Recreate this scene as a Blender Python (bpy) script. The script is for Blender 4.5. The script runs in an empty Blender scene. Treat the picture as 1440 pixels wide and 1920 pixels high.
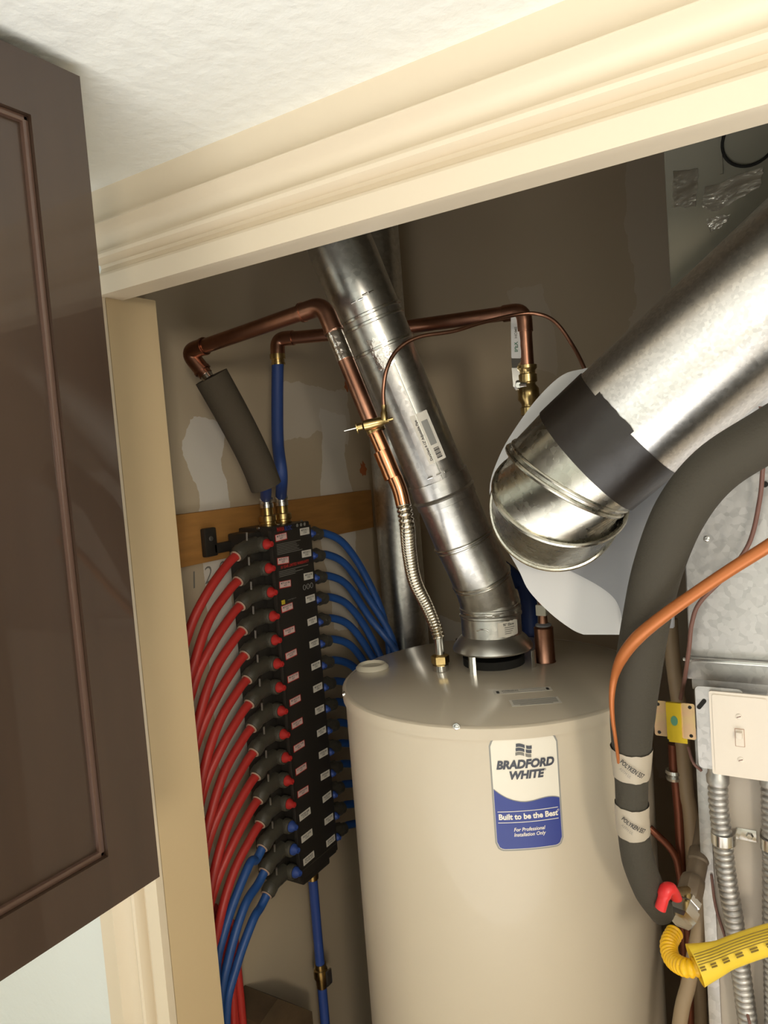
import bpy, bmesh, math, random
from mathutils import Vector, Matrix
random.seed(7)
C = bpy.context.scene.collection
sc = bpy.context.scene
V = Vector
# ---------------------------------------------------------------- camera
W_, H_ = 1440, 1920
FPX = 1387.0
CAM = V((0, 0, 1.9))
yaw, pit, rol = math.radians(31.9), math.radians(3.7), 0.077
FW = V((-math.sin(yaw)*math.cos(pit), math.cos(yaw)*math.cos(pit), -math.sin(pit)))
R0 = V((math.cos(yaw), math.sin(yaw), 0)); U0 = R0.cross(FW)
RT = R0*math.cos(rol) - U0*math.sin(rol)
UP = U0*math.cos(rol) + R0*math.sin(rol)
cd = bpy.data.cameras.new('camera'); cam = bpy.data.objects.new('camera', cd); C.objects.link(cam)
cd.sensor_fit = 'VERTICAL'; cd.sensor_height = 36.0; cd.sensor_width = 27.0
cd.lens = FPX/H_*36.0; cd.clip_start = 0.02
m = Matrix((RT, UP, -FW)).transposed().to_4x4(); m.translation = CAM
cam.matrix_world = m
sc.camera = cam
# ---------------------------------------------------------------- world, lamps, exposure
wd = bpy.data.worlds.new('world'); sc.world = wd; wd.use_nodes = True
wd.node_tree.nodes['Background'].inputs[0].default_value = (0.85, 0.92, 1.0, 1)
wd.node_tree.nodes['Background'].inputs[1].default_value = 0.6
def area(name, loc, target, sx, sy, power, col):
    d = bpy.data.lights.new(name, 'AREA'); d.shape = 'RECTANGLE'; d.size = sx; d.size_y = sy
    d.energy = power; d.color = col
    o = bpy.data.objects.new(name, d); C.objects.link(o); o.location = loc
    o.rotation_euler = (V(target)-V(loc)).to_track_quat('-Z', 'Y').to_euler()
    return o
area('window_daylight', (1.5, -1.6, 2.12), (-0.75, 1.0, 1.4), 0.3, 0.4, 25, (1.0, 0.90, 0.74))
pd = area('ceiling_fill_light', (-0.5, -1.45, 0.3), (-0.6, -1.2, 2.4), 4.0, 2.2, 78, (0.95, 0.98, 1.0))  # unseen upward fill added to brighten the ceiling; no door stands there
pd.data.spread = math.radians(125)
sc.view_settings.view_transform = 'Standard'; sc.view_settings.look = 'None'
sc.view_settings.exposure = 0.1; sc.view_settings.gamma = 1.0
# ---------------------------------------------------------------- pixel rays to real points
def ray(px, py):
    return FW + RT*((px-W_/2)/FPX) + UP*(-(py-H_/2)/FPX)
def Q(px, py, d): return CAM + ray(px, py)*d
def PX(px, py, x0): r = ray(px, py); return CAM + r*((x0-CAM.x)/r.x)
def PY(px, py, y0): r = ray(px, py); return CAM + r*((y0-CAM.y)/r.y)
def PZ(px, py, z0): r = ray(px, py); return CAM + r*((z0-CAM.z)/r.z)
# ---------------------------------------------------------------- tagging / objects
def tag(o, label=None, cat=None, group=None, kind=None):
    if label: o['label'] = label
    if cat: o['category'] = cat
    if group: o['group'] = group
    if kind: o['kind'] = kind
    return o
def thing(name, loc, label, cat, group=None):
    o = bpy.data.objects.new(name, None); C.objects.link(o); o.location = loc
    o.empty_display_size = 0.05
    return tag(o, label, cat, group)
WL = {}
def wloc(o):
    l = V(o.location)
    while o.parent: o = o.parent; l += V(o.location)
    return l
def obj(name, bm, mat, parent=None, smooth=True, ang=40):
    """bm holds world coordinates"""
    vs = [v.co for v in bm.verts]
    bmesh.ops.recalc_face_normals(bm, faces=bm.faces)
    if parent is not None and False: pass
    mn = V((min(v.x for v in vs), min(v.y for v in vs), min(v.z for v in vs)))
    mx = V((max(v.x for v in vs), max(v.y for v in vs), max(v.z for v in vs)))
    base = V(((mn.x+mx.x)/2, (mn.y+mx.y)/2, mn.z))
    for v in bm.verts: v.co -= base
    me = bpy.data.meshes.new(name); bm.to_mesh(me); bm.free()
    if isinstance(mat, (list, tuple)):
        for k in mat: me.materials.append(k)
    else: me.materials.append(mat)
    if smooth:
        for p in me.polygons: p.use_smooth = True
        try: me.set_sharp_from_angle(angle=math.radians(ang))
        except Exception: pass
    o = bpy.data.objects.new(name, me); C.objects.link(o)
    if parent is not None:
        o.parent = parent; o.location = base - wloc(parent)
    else: o.location = base
    return o
def place(src, at, parent, name=None, rot=None):
    """copy of a one-mesh part at world point"""
    o = src.copy(); C.objects.link(o); o.parent = parent
    o.location = V(at) - (wloc(parent) if parent else V((0, 0, 0)))
    if rot: o.rotation_euler = rot
    return o
def struct(name, bm, mat, parent=None, **k):
    o = obj(name, bm, mat, parent, **k)
    if parent is None: o['kind'] = 'structure'
    return o
# ---------------------------------------------------------------- mesh helpers
def nb(): return bmesh.new()
def box(bm, a, b, bev=0.0):
    a = V(a); b = V(b)
    lo = V((min(a.x, b.x), min(a.y, b.y), min(a.z, b.z))); hi = V((max(a.x, b.x), max(a.y, b.y), max(a.z, b.z)))
    r = bmesh.ops.create_cube(bm, size=1.0)
    for v in r['verts']:
        v.co = V(((lo.x+hi.x)/2+v.co.x*(hi.x-lo.x), (lo.y+hi.y)/2+v.co.y*(hi.y-lo.y), (lo.z+hi.z)/2+v.co.z*(hi.z-lo.z)))
    if bev > 0:
        es = list({e for v in r['verts'] for e in v.link_edges})
        bmesh.ops.bevel(bm, geom=es, offset=bev, segments=2, affect='EDGES', profile=0.6)
    return bm
def frame(d, hint=None):
    d = V(d).normalized()
    h = V(hint) if hint else (V((0, 0, 1)) if abs(d.z) < 0.9 else V((1, 0, 0)))
    u = h.cross(d)
    if u.length < 1e-6: u = V((0, 1, 0)).cross(d)
    u.normalize(); return u, d.cross(u).normalized()
def catmull(P, n=8):
    P = [V(p) for p in P]; out = []
    Q_ = [P[0]*2-P[1]] + P + [P[-1]*2-P[-2]]
    for i in range(1, len(Q_)-2):
        p0, p1, p2, p3 = Q_[i-1:i+3]
        for k in range(n):
            t = k/n
            out.append(0.5*((2*p1)+(p2-p0)*t+(2*p0-5*p1+4*p2-p3)*t*t+(3*p1-p0-3*p2+p3)*t**3))
    out.append(P[-1]); return out
def fillet(P, r, n=6):
    P = [V(p) for p in P]; out = [P[0]]
    for i in range(1, len(P)-1):
        a = (P[i-1]-P[i]); b = (P[i+1]-P[i])
        ra = min(r, a.length*0.49, b.length*0.49)
        s = P[i]+a.normalized()*ra; e = P[i]+b.normalized()*ra
        for k in range(n+1):
            t = k/n; out.append((1-t)**2*s+2*t*(1-t)*P[i]+t*t*e)
    out.append(P[-1]); return out
def resample(P, step):
    out = [P[0].copy()]; acc = 0.0
    for a, b in zip(P, P[1:]):
        L = (b-a).length
        if L == 0: continue
        t = step-acc
        while t <= L:
            out.append(a+(b-a)*(t/L)); t += step
        acc = (acc+L) % step if False else L-(t-step)
    out.append(P[-1].copy()); return out
def sweep(bm, P, rad, seg=16, cap=True, closed=False, flat=1.0, hint=None):
    """circular sweep with parallel transport. rad: number or list. returns rings"""
    P = [V(p) for p in P]; n = len(P)
    R = rad if isinstance(rad, (list, tuple)) else [rad]*n
    T = []
    for i in range(n):
        if closed: t = P[(i+1) % n]-P[i-1]
        else: t = (P[min(i+1, n-1)]-P[i]).normalized()+(P[i]-P[max(i-1, 0)]).normalized() if 0 < i < n-1 else (P[1]-P[0] if i == 0 else P[-1]-P[-2])
        T.append(t.normalized())
    u, v = frame(T[0], hint); rings = []
    for i in range(n):
        if i:
            ax = T[i-1].cross(T[i])
            if ax.length > 1e-7:
                q = Matrix.Rotation(T[i-1].angle(T[i]), 3, ax.normalized()); u = q@u; v = q@v
        rings.append([bm.verts.new(P[i]+(u*math.cos(2*math.pi*k/seg)+v*math.sin(2*math.pi*k/seg)*flat)*R[i]) for k in range(seg)])
    for i in range(n if closed else n-1):
        a = rings[i]; b = rings[(i+1) % n]
        for k in range(seg):
            bm.faces.new((a[k], a[(k+1) % seg], b[(k+1) % seg], b[k]))
    if cap and not closed:
        bm.faces.new(rings[0][::-1]); bm.faces.new(rings[-1])
    return rings
def lathe(bm, o, d, prof, seg=24, cap=True, hint=None):
    """prof [(t along d, r)]"""
    o = V(o); d = V(d).normalized(); u, v = frame(d, hint); rings = []
    for t, r in prof:
        rings.append([bm.verts.new(o+d*t+(u*math.cos(2*math.pi*k/seg)+v*math.sin(2*math.pi*k/seg))*max(r, 1e-5)) for k in range(seg)])
    for a, b in zip(rings, rings[1:]):
        for k in range(seg): bm.faces.new((a[k], a[(k+1) % seg], b[(k+1) % seg], b[k]))
    if cap:
        bm.faces.new(rings[0][::-1]); bm.faces.new(rings[-1])
    return rings
def ringtube(bm, pts, r, seg=8):
    sweep(bm, pts, r, seg, closed=True)
def prism(bm, pts, off):
    """polygon of world points, extruded by vector off"""
    a = [bm.verts.new(V(p)) for p in pts]; b = [bm.verts.new(V(p)+V(off)) for p in pts]
    n = len(a)
    bm.faces.new(a); bm.faces.new(b[::-1])
    for i in range(n): bm.faces.new((a[i], b[i], b[(i+1) % n], a[(i+1) % n]))
    return bm
def rrect(w, h, r, n=5):
    out = []
    for cx, cy, a0 in ((w/2-r, h/2-r, 0), (-w/2+r, h/2-r, 90), (-w/2+r, -h/2+r, 180), (w/2-r, -h/2+r, 270)):
        for k in range(n+1):
            a = math.radians(a0+90*k/n); out.append((cx+r*math.cos(a), cy+r*math.sin(a)))
    return out
def plate(bm, c, u, v, w, h, r, th, n=5):
    """rounded plate centred at c, outward normal u x v, thickness th outward"""
    u = V(u).normalized(); v = V(v).normalized(); nn = u.cross(v)
    prism(bm, [V(c)+u*a+v*b for a, b in rrect(w, h, r, n)], nn*th)
_tc = {}
def text_mesh(s, bold=0.0, shear=0.0, space=1.0, line=1.0, align='CENTER'):
    k = (s, bold, shear, space, line, align)
    if k in _tc: return _tc[k]
    cu = bpy.data.curves.new('lettering', 'FONT'); cu.body = s; cu.size = 1.0
    cu.offset = bold; cu.shear = shear; cu.space_character = space; cu.space_line = line
    cu.align_x = align; cu.align_y = 'CENTER'; cu.resolution_u = 3
    o = bpy.data.objects.new('lettering', cu); C.objects.link(o)
    dg = bpy.context.evaluated_depsgraph_get(); dg.update()
    me = bpy.data.meshes.new_from_object(o.evaluated_get(dg))
    vs = [tuple(v.co[:2]) for v in me.vertices]; fs = [tuple(p.vertices) for p in me.polygons]
    bpy.data.objects.remove(o); bpy.data.curves.remove(cu); bpy.data.meshes.remove(me)
    _tc[k] = (vs, fs); return _tc[k]
def text(s, f, size, mat, parent, width=None, name='lettering', **k):
    """f(u,v) -> world point"""
    vs, fs = text_mesh(s, **k)
    sx = size
    if width: sx = width/(max(v[0] for v in vs)-min(v[0] for v in vs))
    bm = nb(); bv = [bm.verts.new(f(v[0]*sx, v[1]*size)) for v in vs]
    for q in fs:
        try: bm.faces.new([bv[i] for i in q])
        except ValueError: pass
    return obj(name, bm, mat, parent, smooth=False)
# ---------------------------------------------------------------- materials
def srgb(r, g, b):
    f = lambda c: (c/255/12.92) if c/255 <= 0.04045 else ((c/255+0.055)/1.055)**2.4
    return (f(r), f(g), f(b), 1)
def mat(name, col, rough=0.5, metal=0.0, bump=0.0, bscale=50, var=0.0, vscale=6, coat=0.0, spec=0.5, vcol=None, stretch=None):
    mt = bpy.data.materials.new(name); mt.use_nodes = True
    nt = mt.node_tree; b = nt.nodes['Principled BSDF']
    b.inputs['Base Color'].default_value = col; b.inputs['Roughness'].default_value = rough
    b.inputs['Metallic'].default_value = metal
    b.inputs['Coat Weight'].default_value = coat
    b.inputs['Specular IOR Level'].default_value = spec
    tc = nt.nodes.new('ShaderNodeTexCoord'); src = tc.outputs['Object']
    if stretch:
        mp = nt.nodes.new('ShaderNodeMapping'); mp.inputs['Scale'].default_value = stretch
        nt.links.new(src, mp.inputs['Vector']); src = mp.outputs['Vector']
    if var or vcol:
        n = nt.nodes.new('ShaderNodeTexNoise'); n.inputs['Scale'].default_value = vscale; n.inputs['Detail'].default_value = 5
        nt.links.new(src, n.inputs['Vector'])
        cr = nt.nodes.new('ShaderNodeValToRGB'); cr.color_ramp.elements[0].position = 0.32; cr.color_ramp.elements[1].position = 0.68
        lo = vcol if vcol else tuple(c*(1-var) for c in col[:3])+(1,)
        cr.color_ramp.elements[0].color = lo; cr.color_ramp.elements[1].color = col
        nt.links.new(n.outputs['Fac'], cr.inputs['Fac']); nt.links.new(cr.outputs['Color'], b.inputs['Base Color'])
    if bump:
        n2 = nt.nodes.new('ShaderNodeTexNoise'); n2.inputs['Scale'].default_value = bscale; n2.inputs['Detail'].default_value = 4
        nt.links.new(src, n2.inputs['Vector'])
        bp = nt.nodes.new('ShaderNodeBump'); bp.inputs['Strength'].default_value = bump; bp.inputs['Distance'].default_value = 0.004
        nt.links.new(n2.outputs['Fac'], bp.inputs['Height']); nt.links.new(bp.outputs['Normal'], b.inputs['Normal'])
    return mt
def galv(name, base, rmin, rmax, scale=90, bump=0.05):
    mt = mat(name, base, 0.3, 1.0); nt = mt.node_tree; b = nt.nodes['Principled BSDF']
    tc = nt.nodes.new('ShaderNodeTexCoord')
    vo = nt.nodes.new('ShaderNodeTexVoronoi'); vo.inputs['Scale'].default_value = scale
    nz = nt.nodes.new('ShaderNodeTexNoise'); nz.inputs['Scale'].default_value = 7
    nt.links.new(tc.outputs['Object'], vo.inputs['Vector']); nt.links.new(tc.outputs['Object'], nz.inputs['Vector'])
    mr = nt.nodes.new('ShaderNodeMapRange'); mr.inputs['To Min'].default_value = rmin; mr.inputs['To Max'].default_value = rmax
    ad = nt.nodes.new('ShaderNodeMath'); ad.operation = 'MULTIPLY_ADD'; ad.inputs[1].default_value = 0.5
    sp = nt.nodes.new('ShaderNodeSeparateColor'); nt.links.new(vo.outputs['Color'], sp.inputs['Color'])
    nt.links.new(sp.outputs['Red'], ad.inputs[0]); 
    hf = nt.nodes.new('ShaderNodeMath'); hf.operation = 'MULTIPLY'; hf.inputs[1].default_value = 0.5
    nt.links.new(nz.outputs['Fac'], hf.inputs[0]); nt.links.new(hf.outputs[0], ad.inputs[2])
    nt.links.new(ad.outputs[0], mr.inputs['Value']); nt.links.new(mr.outputs['Result'], b.inputs['Roughness'])
    mx = nt.nodes.new('ShaderNodeMix'); mx.data_type = 'RGBA'
    mx.inputs['A'].default_value = tuple(c*0.8 for c in base[:3])+(1,); mx.inputs['B'].default_value = base
    nt.links.new(sp.outputs['Green'], mx.inputs['Factor']); nt.links.new(mx.outputs['Result'], b.inputs['Base Color'])
    bp = nt.nodes.new('ShaderNodeBump'); bp.inputs['Strength'].default_value = bump; bp.inputs['Distance'].default_value = 0.002
    nt.links.new(ad.outputs[0], bp.inputs['Height']); nt.links.new(bp.outputs['Normal'], b.inputs['Normal'])
    return mt
M = {}
M['ceiling'] = mat('ceiling_paint', srgb(245, 245, 238), 0.9, bump=0.9, bscale=38)
M['wall_room'] = mat('room_wall_paint', srgb(228, 232, 228), 0.85, bump=0.2, bscale=60)
M['trim'] = mat('cream_trim_paint', srgb(226, 211, 186), 0.42, bump=0.04, bscale=30)
M['jamb'] = mat('jamb_paint', srgb(214, 190, 150), 0.5, bump=0.05, bscale=40)
M['floor'] = mat('floor_wood', srgb(200, 176, 146), 0.4, var=0.3)
M['cabinet'] = mat('espresso_wood', srgb(60, 43, 31), 0.38, var=0.2, vscale=3, coat=0.55, stretch=(8, 8, 1))
M['lip'] = mat('espresso_wood_lip_highlight', srgb(84, 62, 51), 0.34, coat=0.4)  # paler brown carries the bead's highlight in its colour
M['board'] = mat('pine_board', srgb(176, 124, 62), 0.7, var=0.22, vscale=7, stretch=(1, 1, 9), bump=0.1, bscale=40)
M['tank'] = mat('tank_enamel', srgb(204, 191, 170), 0.34, bump=0.01, bscale=12, coat=0.15)
M['tanktop'] = mat('tank_top_enamel', srgb(202, 190, 170), 0.22, coat=0.25)
M['galv'] = galv('galvanised_steel', (0.74, 0.73, 0.70, 1), 0.26, 0.36, 110, 0.012)
M['duct'] = galv('bright_galvanised_duct', (0.82, 0.80, 0.77, 1), 0.27, 0.38, 260, 0.015)
M['elbow'] = galv('galvanised_elbow', (0.50, 0.48, 0.41, 1), 0.2, 0.34, 110)
M['plenum'] = galv('galvanised_plenum', (0.58, 0.56, 0.54, 1), 0.34, 0.55, 120)
M['hood'] = mat('dull_spun_steel', (0.62, 0.61, 0.57, 1), 0.36, 1.0, bump=0.03)
M['seam'] = mat('steel_seam', (0.72, 0.71, 0.67, 1), 0.25, 1.0)
M['dull_upper'] = mat('dull_grey_upper', srgb(140, 135, 120), 0.6, spec=0.3, var=0.12, vscale=5)  # duller, darker grey than the plenum below
M['foil'] = mat('foil_tape', (0.9, 0.85, 0.8, 1), 0.22, 1.0, bump=1.0, bscale=45)
M['copper'] = mat('aged_copper', (0.52, 0.27, 0.18, 1), 0.34, 1.0, vcol=(0.30, 0.145, 0.095, 1), vscale=14, bump=0.03)
M['copper_new'] = mat('bright_copper', (0.90, 0.42, 0.22, 1), 0.2, 1.0, vcol=(0.70, 0.30, 0.15, 1), vscale=20)
M['copper_dull'] = mat('coated_copper_line', srgb(178, 104, 54), 0.42, 0.35)
M['brass'] = mat('brass', (0.72, 0.55, 0.25, 1), 0.28, 1.0, vcol=(0.40, 0.28, 0.12, 1), vscale=30)
M['nickel'] = mat('corrugated_steel', (0.66, 0.60, 0.50, 1), 0.2, 1.0)
M['chrome'] = mat('chrome', (0.66, 0.65, 0.62, 1), 0.22, 1.0)
M['foam'] = mat('black_foam', srgb(63, 58, 48), 0.85, bump=0.25, bscale=300)
M['foam_dark'] = mat('dark_foam_sleeve', srgb(70, 61, 47), 0.9, bump=0.25, bscale=300)
M['red'] = mat('red_pex', srgb(188, 52, 46), 0.42, var=0.12, vscale=9)
M['blue'] = mat('blue_pex', srgb(42, 84, 150), 0.42, var=0.12, vscale=9)
M['bluedark'] = mat('blue_sleeve', srgb(38, 62, 118), 0.55)
M['black'] = mat('black_plastic', srgb(46, 42, 37), 0.42)
M['blackf'] = mat('black_fitting_plastic', srgb(72, 68, 58), 0.42, bump=0.3, bscale=90)
M['redk'] = mat('red_valve_stem', srgb(186, 46, 42), 0.4)
M['bluek'] = mat('blue_valve_stem', srgb(52, 78, 150), 0.4)
M['ring'] = mat('pale_ring', srgb(190, 160, 140), 0.5)
M['sticker'] = mat('white_sticker', srgb(225, 218, 205), 0.5)
M['pink'] = mat('pink_sticker', srgb(226, 196, 188), 0.5)
M['redb'] = mat('red_border', srgb(190, 50, 44), 0.5)
M['ink'] = mat('black_ink', srgb(40, 38, 38), 0.6)
M['inkg'] = mat('grey_ink', srgb(130, 126, 118), 0.6)
M['greyprint'] = mat('grey_print', srgb(150, 148, 142), 0.6)
M['white'] = mat('white_enamel', srgb(214, 212, 210), 0.45)
M['grey'] = mat('grey_and_shaded_enamel', srgb(138, 138, 141), 0.45)  # plain grey on the gasket, painted shade on the shield front
M['cap'] = mat('ivory_plastic', srgb(214, 206, 186), 0.4)
M['tape'] = mat('black_tape', srgb(34, 28, 23), 0.38, bump=0.35, bscale=22)
M['ptape'] = mat('printed_tape', srgb(178, 166, 148), 0.5, bump=0.4, bscale=30)
M['plate'] = mat('switch_plate_ivory', srgb(232, 220, 205), 0.35)
M['furnace'] = mat('furnace_cabinet_paint', srgb(188, 176, 162), 0.5, bump=0.03)
M['zinc'] = mat('yellow_zinc_plate', srgb(222, 210, 130), 0.25, 0.8, vcol=srgb(214, 160, 150), vscale=18)
M['zinc2'] = mat('yellow_zinc_center', srgb(220, 190, 50), 0.25, 0.7)
M['green'] = mat('green_sticker', srgb(60, 110, 84), 0.5)
M['yellow'] = mat('yellow_gas_tube', srgb(245, 190, 20), 0.4)
M['ylabel'] = mat('yellow_wrap_label', srgb(240, 205, 62), 0.4)
M['yink'] = mat('olive_ink', srgb(120, 95, 20), 0.6)
M['blackiron'] = mat('old_gas_pipe', srgb(120, 104, 86), 0.5, 0.4, var=0.3, vscale=20)
M['tanpipe'] = mat('tan_drain_pipe', srgb(150, 128, 100), 0.5)
M['brownpipe'] = mat('dark_copper_pipe', srgb(120, 66, 44), 0.4, 0.6, var=0.3)
M['redhandle'] = mat('red_handle', srgb(226, 50, 52), 0.35)
M['wire'] = mat('brown_wire', srgb(120, 84, 74), 0.5)
M['navy'] = mat('logo_blue', srgb(52, 66, 140), 0.35)
M['logogrey'] = mat('logo_grey', srgb(70, 72, 82), 0.4)
M['logow'] = mat('logo_white', srgb(236, 228, 212), 0.35)
M['block'] = mat('brown_block', srgb(96, 76, 52), 0.8, var=0.4, vscale=14, bump=0.4)
M['hole'] = mat('dark_hole', srgb(26, 24, 20), 0.9)
M['copperpaint'] = mat('orange_smudge', srgb(190, 110, 66), 0.8)
M['yellowsq'] = mat('yellow_print', srgb(205, 180, 50), 0.5)

def drywall(name, axis, bands, smears):
    """taupe unpainted drywall with pale joint compound running down in ragged bands"""
    mt = bpy.data.materials.new(name); mt.use_nodes = True; nt = mt.node_tree; b = nt.nodes['Principled BSDF']
    b.inputs['Roughness'].default_value = 0.85
    ge = nt.nodes.new('ShaderNodeNewGeometry'); sp = nt.nodes.new('ShaderNodeSeparateXYZ'); nt.links.new(ge.outputs['Position'], sp.inputs[0])
    nz = nt.nodes.new('ShaderNodeTexNoise'); nz.inputs['Scale'].default_value = 5; nz.inputs['Detail'].default_value = 6
    nt.links.new(ge.outputs['Position'], nz.inputs['Vector'])
    def mth(op, a, c=None):
        n = nt.nodes.new('ShaderNodeMath'); n.operation = op
        for i, q in enumerate((a, c)):
            if q is None: continue
            if isinstance(q, (int, float)): n.inputs[i].default_value = q
            else: nt.links.new(q, n.inputs[i])
        return n.outputs[0]
    w = mth('MULTIPLY', mth('SUBTRACT', nz.outputs['Fac'], 0.5), 0.16)
    co = mth('ADD', sp.outputs[axis], w); zz = mth('ADD', sp.outputs['Z'], w)
    tot = None
    for (c0, hw, z0, z1, amt) in bands:
        q = mth('LESS_THAN', mth('ABSOLUTE', mth('SUBTRACT', co, c0)), hw)
        q = mth('MULTIPLY', q, mth('GREATER_THAN', zz, z0)); q = mth('MULTIPLY', q, mth('LESS_THAN', zz, z1))
        q = mth('MULTIPLY', q, amt)
        tot = q if tot is None else mth('MAXIMUM', tot, q)
    mx = nt.nodes.new('ShaderNodeMix'); mx.data_type = 'RGBA'
    mx.inputs['A'].default_value = srgb(204, 186, 158); mx.inputs['B'].default_value = srgb(236, 228, 216)
    nt.links.new(tot, mx.inputs['Factor'])
    col = mx.outputs['Result']
    n3 = nt.nodes.new('ShaderNodeTexNoise'); n3.inputs['Scale'].default_value = 2.5; nt.links.new(ge.outputs['Position'], n3.inputs['Vector'])
    m2 = nt.nodes.new('ShaderNodeMix'); m2.data_type = 'RGBA'; m2.blend_type = 'MULTIPLY'; m2.inputs['Factor'].default_value = 0.5
    nt.links.new(col, m2.inputs['A']); nt.links.new(n3.outputs['Fac'], m2.inputs['B'])
    m3 = nt.nodes.new('ShaderNodeMix'); m3.data_type = 'RGBA'; m3.inputs['Factor'].default_value = 0.35
    nt.links.new(col, m3.inputs['A']); nt.links.new(m2.outputs['Result'], m3.inputs['B'])
    nt.links.new(m3.outputs['Result'], b.inputs['Base Color'])
    bp = nt.nodes.new('ShaderNodeBump'); bp.inputs['Strength'].default_value = 0.15; bp.inputs['Distance'].default_value = 0.003
    nt.links.new(nz.outputs['Fac'], bp.inputs['Height']); nt.links.new(bp.outputs['Normal'], b.inputs['Normal'])
    return mt
# ================================================================ STRUCTURE
D = 0.80                              # front plane of the closet wall
XL = -1.22; YB = 2.0; CZ = 3.1        # closet left wall, back wall, its high ceiling
xj = PY(231, 905, D).x                # inner edge of left casing
zc = PY(600, 196, D-0.006).z          # room ceiling
zh = PY(860, 361, D-0.015).z          # underside of the head casing
print('xj', xj, 'zc', zc, 'zh', zh)
yb1 = PX(360, 850, XL).y; yb2 = PX(620, 850, XL).y
M['dry_left'] = drywall('closet_left_drywall', 'Y', [(PX(392, 880, XL).y, 0.055, 1.2, 2.02, 0.9), (PX(628, 860, XL).y, 0.07, 1.45, 2.05, 0.8), (PX(590, 740, XL).y, 0.16, 1.98, 2.12, 0.5), (1.02, 0.12, 0.3, 1.5, 0.55)], [])
M['dry_back'] = drywall('closet_back_drywall', 'X', [(PY(1000, 580, YB).x, 0.05, 2.1, 2.38, 0.22), (-0.2, 0.25, 1.0, 2.9, 0.3), (-1.0, 0.1, 0.3, 1.4, 0.6)], [])
struct('ceiling', box(nb(), (-3.0, -2.6, zc), (2.4, D, zc+0.05)), M['ceiling'], smooth=False)
struct('ceiling', box(nb(), (XL-0.1, D, CZ), (0.9, YB+0.1, CZ+0.05)), M['dry_back'], smooth=False)
struct('floor', box(nb(), (-3.0, -2.6, -0.05), (2.4, YB+0.1, 0)), M['floor'], smooth=False)
struct('wall_left', box(nb(), (XL-0.1, D+0.04, 0), (XL, YB+0.1, CZ)), M['dry_left'], smooth=False)
struct('wall_back', box(nb(), (XL, YB, 0), (0.9, YB+0.1, CZ)), M['dry_back'], smooth=False)
struct('wall_right', box(nb(), (0.8, D+0.04, 0), (0.9, YB, CZ)), M['dry_back'], smooth=False)
# wall with the opening
struct('wall_front', box(nb(), (-3.0, D, 0), (xj-0.012, D+0.04, zc)), M['wall_room'], smooth=False)
struct('wall_front', box(nb(), (xj-0.012, D, zh+0.012), (2.4, D+0.04, CZ)), M['wall_room'], smooth=False)
struct('wall_front', box(nb(), (0.78, D, 0), (2.4, D+0.04, zh+0.012)), M['wall_room'], smooth=False)
# jamb, deep tan face towards the closet
yjb = PX(355, 915, xj).y
yjb = D+0.105
struct('trim_1', box(nb(), (xj-0.02, D+0.002, 0), (xj-0.001, yjb, zh+0.011)), M['jamb'], smooth=False)
struct('wall_left', box(nb(), (XL, D+0.04, 0), (xj-0.021, yjb-0.004, CZ)), M['dry_left'], smooth=False)
# room shell behind the camera
struct('wall_room_left', box(nb(), (-3.05, -2.6, 0), (-3.0, D, zc)), M['wall_room'], smooth=False)
struct('wall_room_right', box(nb(), (2.4, -2.6, 0), (2.45, D, zc)), M['wall_room'], smooth=False)
struct('wall_room_back', box(nb(), (-3.0, -2.65, 0), (2.4, -2.6, zc)), M['wall_room'], smooth=False)
# moulded casing: profile (distance from opening edge s, proud t)
H = zc - zh
prof = [(0.0, 0.012), (0.002, 0.0145), (0.18, 0.0155), (0.205, 0.0135), (0.24, 0.004), (0.285, 0.001), (0.315, 0.002), (0.322, 0.013), (0.345, 0.0195), (0.375, 0.0215), (0.405, 0.0195), (0.415, 0.013), (0.425, 0.0105), (0.47, 0.0105), (0.52, 0.0125), (0.57, 0.019), (0.615, 0.029), (0.630, 0.032), (0.645, 0.032), (0.654, 0.028), (0.658, 0.012), (0.66, 0.0160), (0.98, 0.0165), (1.0, 0.0165)]
def casing(name, a, b, sdir):
    bm = nb(); ra = []; rb = []
    pr = [(s*H, t) for s, t in prof]
    pts = [(0, -0.0)] + pr + [(H, 0)]
    for s, t in pts:
        ra.append(bm.verts.new(a+sdir*s+V((0, -t, 0)) + (V((-s, 0, 0)) if False else V((0, 0, 0)))))
        rb.append(bm.verts.new(b+sdir*s+V((0, -t, 0))))
    n = len(pts)
    for i in range(n): bm.faces.new((ra[i], ra[(i+1) % n], rb[(i+1) % n], rb[i]))
    bm.faces.new(ra); bm.faces.new(rb[::-1])
    return struct(name, bm, M['trim'], ang=28)
casing('trim_2', V((xj, D, zh)), V((1.2, D, zh)), V((0, 0, 1)))
casing('trim_3', V((xj, D, 0)), V((xj, D, zh)), V((-1, 0, 0)))
struct('trim_4', box(nb(), (xj, D, zh+0.001), (0.78, D+0.035, zh+0.0115)), M['trim'], smooth=False)
# ================================================================ UPPER CABINET, left
xc = -0.68
e1 = PX(143, 140, xc); e2 = PX(305, 1640, xc)
yc = (e1.y+e2.y)/2; zct = min(e1.z, zc-0.004); zcb = e2.z
print('cab', yc, e1, e2, zc)
tt = thing('wall_cabinet', ((xc-0.17), yc-0.45, zcb), 'dark espresso shaker wall cabinet beside the closet opening', 'cabinet')
bm = nb(); box(bm, (xc-0.32, yc-0.95, zcb), (xc-0.021, yc, zct), 0.001); obj('body', bm, M['cabinet'], tt, smooth=False)
pe = PX(130, 905, xc).y; pt = PX(50, 212, xc).z; pb = PX(210, 1602, xc).z
dr = bpy.data.objects.new('door', None)
bm = nb()
yn = yc-0.50
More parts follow.
